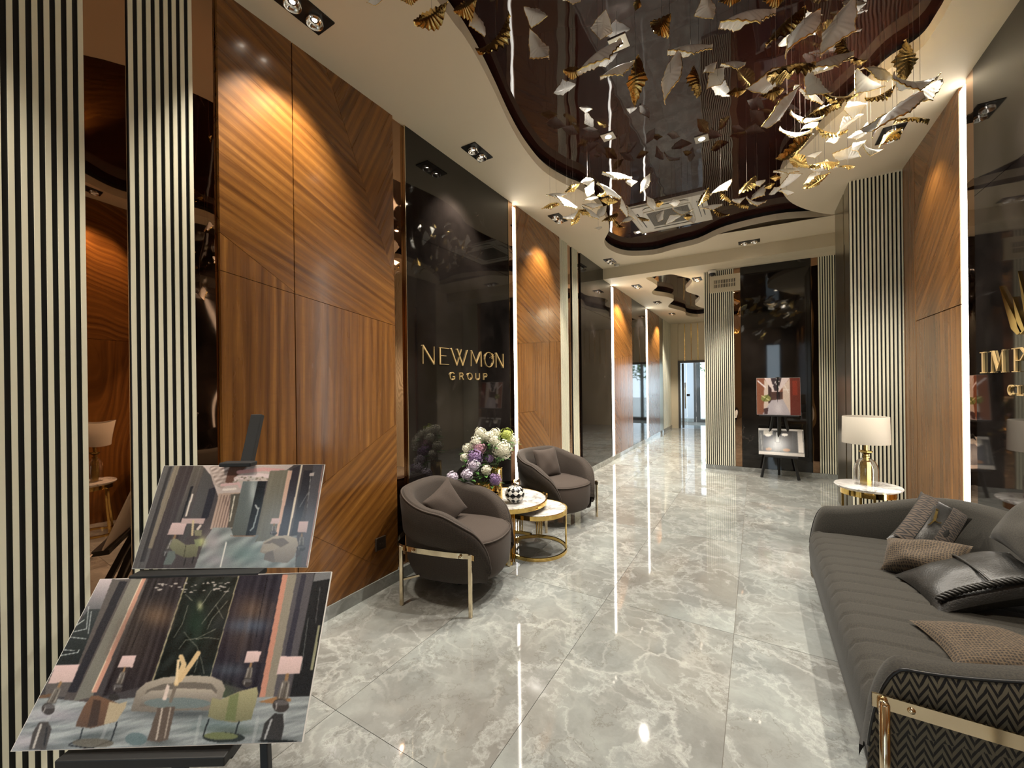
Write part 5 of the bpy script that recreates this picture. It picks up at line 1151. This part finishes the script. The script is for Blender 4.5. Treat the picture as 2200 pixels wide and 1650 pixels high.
board('photo_board', 'upper photo board on the far easel, printed with a red walled corridor', C_, P3(.002, 7.22, .937), P3(.552, 7.22, .935), P3(.002, 7.30, 1.49))
board('photo_board', 'lower photo board on the far easel, printed with a dark room', D_, P3(.022, 7.08, .36), P3(.578, 7.08, .36), P3(.022, 7.24, .73))
easel('black easel far off in front of the black cross wall slab', P3(ex, 7.2, 0), [
    ('mast', P3(ex, 7.17, .30), P3(ex, 7.31, 1.50), .05, .02), ('front_leg', P3(.055, 7.17, 0), P3(.235, 7.27, 1.05), .035, .022), ('front_leg', P3(.515, 7.17, 0), P3(.335, 7.27, 1.05), .035, .022),
    ('upper_ledge', P3(.03, 7.205, .925), P3(.53, 7.205, .925), .05, .02), ('lower_ledge', P3(.09, 7.075, .342), P3(.50, 7.075, .342), .07, .03), ('ledge_arm', P3(.12, 7.08, .335), P3(.12, 7.20, .37), .03, .02), ('ledge_arm', P3(.45, 7.08, .335), P3(.45, 7.20, .37), .03, .02), ('back_leg', P3(ex, 7.45, 0), P3(ex, 7.32, 1.1), .03, .02)])

# ------------------------------------------------------------------ hanging porcelain leaves
def leaf_mesh(name, mats, asp, fold, rip, curl, seed, nx=49, ny=11):
    r = random.Random(seed); k1 = r.uniform(7, 10)
    def pt(i, j):
        u = -1 + 2 * i / (nx - 1); v_ = -1 + 2 * j / (ny - 1)
        w = asp * .5 * (1 - abs(u) ** 1.2) ** .95 * (1 + .08 * math.sin(k1 * 1.1 * u + seed) + .022 * math.sin(30 * u + seed)) + .004
        y = v_ * w
        z = -fold * abs(v_) ** 1.3 * (1 - abs(u)) + rip * abs(v_) ** .8 * (1 - u * u) ** .5 * math.sin(30 * u / (.5 + .6 * abs(v_)) + 1.5 * v_) + curl * u * u - .5 * curl * v_ * u
        return np.array([u * .5, y, z])
    P = [[pt(i, j) for j in range(ny)] for i in range(nx)]; Q = [[p - np.array([0, 0, .022]) for p in row] for row in P]
    b = MB().grid(P, 0).grid([row[::-1] for row in Q], 0)
    me = b.mesh(name, mats, True)
    loop = [P[i][0] for i in range(nx)] + [P[i][ny - 1] for i in reversed(range(nx))]
    lq = [p - np.array([0, 0, .022]) for p in loop]; m_ = len(loop)
    cen = np.mean(loop, 0)
    R_ = [[p + np.array([0, .006 * np.sign(p[1]), .003]), p + np.array([0, .011 * np.sign(p[1]), -.011]), q + np.array([0, .006 * np.sign(q[1]), -.003]), q * .985 + np.array([0, 0, -.001]), p * .985 + np.array([0, 0, .001])] for p, q in zip(loop, lq)]
    rim = MB().grid(R_, 0, cu=True, cv=True).mesh('rim', 'gold_leaf', True)
    return me, rim
LEAFM = {}
for k, (asp, fo, ri, cu) in enumerate(((.44, .13, .011, .10), (.50, .19, .012, -.08), (.62, .24, .013, .05), (.38, .10, .010, -.12))):
    LEAFM['W', k] = leaf_mesh('blade', 'porcelain', asp, fo, ri, cu, k + 1); LEAFM['G', k] = leaf_mesh('blade', 'gold_leaf', asp, fo, ri * 3.0, cu, k + 11)
wire_me = MB().tube([(0, 0, 0), (0, 0, 1)], .0007, 4, caps=False).mesh('wire', 'wire')
def inside(P, x, y):
    c = False; n = len(P)
    for i in range(n):
        (x0, y0), (x1, y1) = P[i], P[i - 1]
        if (y0 > y) != (y1 > y) and x < (x1 - x0) * (y - y0) / (y1 - y0) + x0: c = not c
    return c
# cluster, zoom x, zoom y, length, angle, width, colour   (first list: crop at 840,0; second: crop at 1450,0; both 2.75x)
LA = [('T',240,90,245,36,130,'G'),('T',440,35,160,30,120,'G'),('T',515,110,185,-60,95,'W'),('T',620,220,330,55,115,'G'),('T',855,75,155,-25,115,'W'),('T',875,280,225,-60,120,'W'),('T',1250,150,150,80,128,'W'),('T',1220,305,325,36,82,'W'),('T',1075,420,118,5,80,'G'),('T',1335,390,225,24,80,'W'),('T',1445,465,290,87,105,'G'),('T',1600,140,165,50,135,'G'),('T',1650,430,300,74,100,'W'),('T',1770,262,262,5,78,'W'),('T',1460,15,90,75,50,'G'),('T',110,-15,110,12,60,'G'),('T',-100,-12,110,8,70,'W'),('T',1070,-12,110,5,50,'W'),
('F',1160,1065,80,10,48,'W'),('F',1075,1110,105,30,42,'G'),('F',1175,1120,105,65,58,'W'),('F',975,1140,120,5,42,'W'),('F',940,1210,108,10,42,'G'),('F',1040,1180,155,-25,48,'W'),('F',1180,1165,92,10,32,'W'),('F',1190,1200,122,0,42,'W'),('F',1185,1245,130,-30,46,'W'),('F',1140,1250,84,-25,36,'G'),('F',1245,1250,98,50,48,'W'),('F',1065,1270,108,25,42,'W'),('F',1090,1290,102,60,52,'G'),('F',1225,1342,48,10,22,'W'),('F',1340,1020,182,-8,46,'W'),('F',1420,1075,72,3,42,'W'),('F',1505,1080,118,65,52,'W'),('F',1296,1112,168,-30,56,'W'),('F',1255,1140,84,30,38,'G'),('F',1290,1188,112,-5,42,'G'),('F',1295,1275,122,28,50,'G'),
('A',1385,1215,122,-65,48,'W'),('A',1430,1250,104,-50,46,'W'),('A',1345,1325,84,-40,36,'G'),('A',1400,1290,98,25,36,'W'),('A',1490,1285,78,-20,32,'G'),('A',1540,1195,104,-60,50,'W'),('A',1580,1200,66,10,40,'G'),('A',1590,1280,84,60,46,'W'),('A',1680,1195,78,10,46,'W'),('A',1720,1245,118,-8,36,'W'),('A',1660,1298,104,30,36,'W'),('A',1755,1280,56,10,38,'G'),('A',1780,1290,76,-80,44,'W')]
LB = [('A',270,1095,158,34,42,'W'),('A',165,1160,118,60,46,'G'),('A',300,1150,104,-50,50,'G'),('A',215,1210,126,8,36,'W'),('A',265,1255,112,-22,42,'G'),('A',375,1178,94,15,42,'W'),('A',385,1205,108,-15,36,'G'),('S',425,1085,162,46,52,'G'),('S',485,1070,118,18,42,'W'),('S',490,1130,138,45,46,'W'),('S',475,1190,138,-5,36,'W'),('S',560,1095,64,20,36,'G'),('S',600,1050,78,5,32,'G'),('S',600,1130,84,30,36,'W'),('S',660,1122,118,0,46,'W'),('S',695,1072,152,32,52,'W'),('S',662,995,140,-3,36,'W'),('S',730,960,148,-28,46,'G'),('S',742,872,272,38,78,'G'),('S',885,955,196,8,56,'G'),('S',1020,930,182,0,42,'W'),('S',1022,975,94,0,36,'G'),('S',885,1000,152,0,38,'W'),('S',832,1040,142,35,60,'W'),('S',852,1072,162,30,52,'G'),('S',822,905,88,15,42,'W'),
('S',708,782,180,-10,46,'W'),('S',920,780,194,-5,46,'G'),('S',945,820,94,20,50,'W'),('S',1095,792,116,15,46,'W'),('S',1137,750,76,80,38,'W'),('S',1075,860,98,30,50,'W'),('S',1160,880,144,-5,62,'W'),('S',1288,788,208,36,66,'G'),('S',1242,727,232,27,56,'W'),('S',1412,690,208,0,50,'G'),('S',1312,632,366,38,72,'W'),('S',1450,530,284,30,92,'W'),('S',1410,480,300,3,84,'W'),('S',1214,558,208,25,52,'G'),('S',1150,468,194,-45,132,'W'),('S',1218,412,222,-8,92,'W'),('S',1382,342,228,-84,136,'G'),('S',1026,298,262,-70,116,'G'),('S',910,338,286,17,76,'W'),('S',690,378,372,20,80,'G'),('S',598,480,326,29,80,'W'),('S',578,542,132,10,80,'G'),('S',836,492,208,-38,112,'W'),('S',820,552,168,-25,62,'W'),('S',664,632,292,52,80,'W'),('S',972,572,216,0,52,'G'),('S',874,635,226,18,72,'G'),('S',1064,630,124,10,104,'W'),('S',770,695,188,-15,56,'W'),('S',804,732,142,25,50,'W'),('S',1020,730,166,40,60,'W'),
('M',142,464,226,92,106,'G'),('M',212,390,112,40,60,'W'),('M',252,450,148,50,98,'W'),('M',350,360,176,12,70,'W'),('M',370,537,132,15,56,'G'),('M',434,62,378,18,112,'W'),('M',198,40,156,-70,130,'W'),('M',650,130,312,42,102,'G'),('M',766,142,378,50,122,'W'),('M',958,138,332,62,132,'W'),('M',600,-20,150,10,90,'G'),('M',330,-12,130,0,70,'G')]
ORD = 'first second third fourth fifth sixth seventh eighth ninth tenth eleventh twelfth thirteenth fourteenth fifteenth sixteenth seventeenth eighteenth nineteenth twentieth'.split() + ['twenty-' + x for x in 'first second third fourth fifth sixth seventh eighth ninth'.split()] + ['thirtieth'] + ['thirty-' + x for x in 'first second third fourth fifth sixth seventh eighth ninth'.split()]
WHERE = {'T': 'in upper left swarm', 'F': 'in far left arm', 'A': 'before the air conditioner', 'S': 'in dense right swarm', 'M': 'at top middle'}
items = [(c, 840 + x / 2.75, y / 2.75, l / 2.75, a, w / 2.75, k) for c, x, y, l, a, w, k in LA] + [(c, 1450 + x / 2.75, y / 2.75, l / 2.75, a, w / 2.75, k) for c, x, y, l, a, w, k in LB]
seq = {}
for c, x, y, l, a, w, k in sorted(items, key=lambda q: q[1]):
    n = seq[c, k] = seq.get((c, k), -1) + 1
    zmax = 3.30; d = min(F * .235 / l, (zmax - EYE) * F / max(60, 831 - y)); d = max(d, 1.45)
    while not inside(H1, *atd(x, y, d)[:2]) and d > 1.6: d -= .08
    p = atd(x, y, d); L_ = l * d / F
    t = thing('hanging_leaf', ('white porcelain leaf, ' if k == 'W' else 'gold fluted leaf, ') + ORD[n].replace('-', ' ') + (' white' if k == 'W' else ' gold') + ' one from left ' + WHERE[c], 'leaf', tuple(p), 0, 'porcelain leaves hanging from the ceiling')
    sh = 2 if w / l > .68 else rng.choice([0, 1, 3]); me, rim = LEAFM[k, sh]
    asp = (.44, .50, .62, .38)[sh]; ar = math.radians(a)
    ux = RT * math.cos(ar) + UP * math.sin(ar); ux = ux + FW * rng.uniform(-.25, .25); ux /= np.linalg.norm(ux)
    tilt = math.acos(min(1, max(.18, (w / l) / asp * .9))) * (1 if rng.uniform() < .75 else -1)
    nz = -FW; nz = nz - ux * np.dot(nz, ux); nz /= np.linalg.norm(nz); vy = np.cross(nz, ux)
    n2 = nz * math.cos(tilt) + vy * math.sin(tilt); vy = np.cross(n2, ux)
    wid = max(1.0, (w / l) / asp)
    Mx = Matrix(((ux[0] * L_, vy[0] * L_ * wid, n2[0] * L_, 0), (ux[1] * L_, vy[1] * L_ * wid, n2[1] * L_, 0), (ux[2] * L_, vy[2] * L_ * wid, n2[2] * L_, 0), (0, 0, 0, 1)))
    o = link('blade', me, t); o.matrix_local = Mx
    if k == 'W': o2 = link('rim', rim, t); o2.matrix_local = Mx; o2['label'] = 'gold rim'
    zt = ZFILM if inside(H1, p[0], p[1]) else ZC
    wi = link('wire', wire_me, t); wi.scale = (1, 1, zt - p[2])
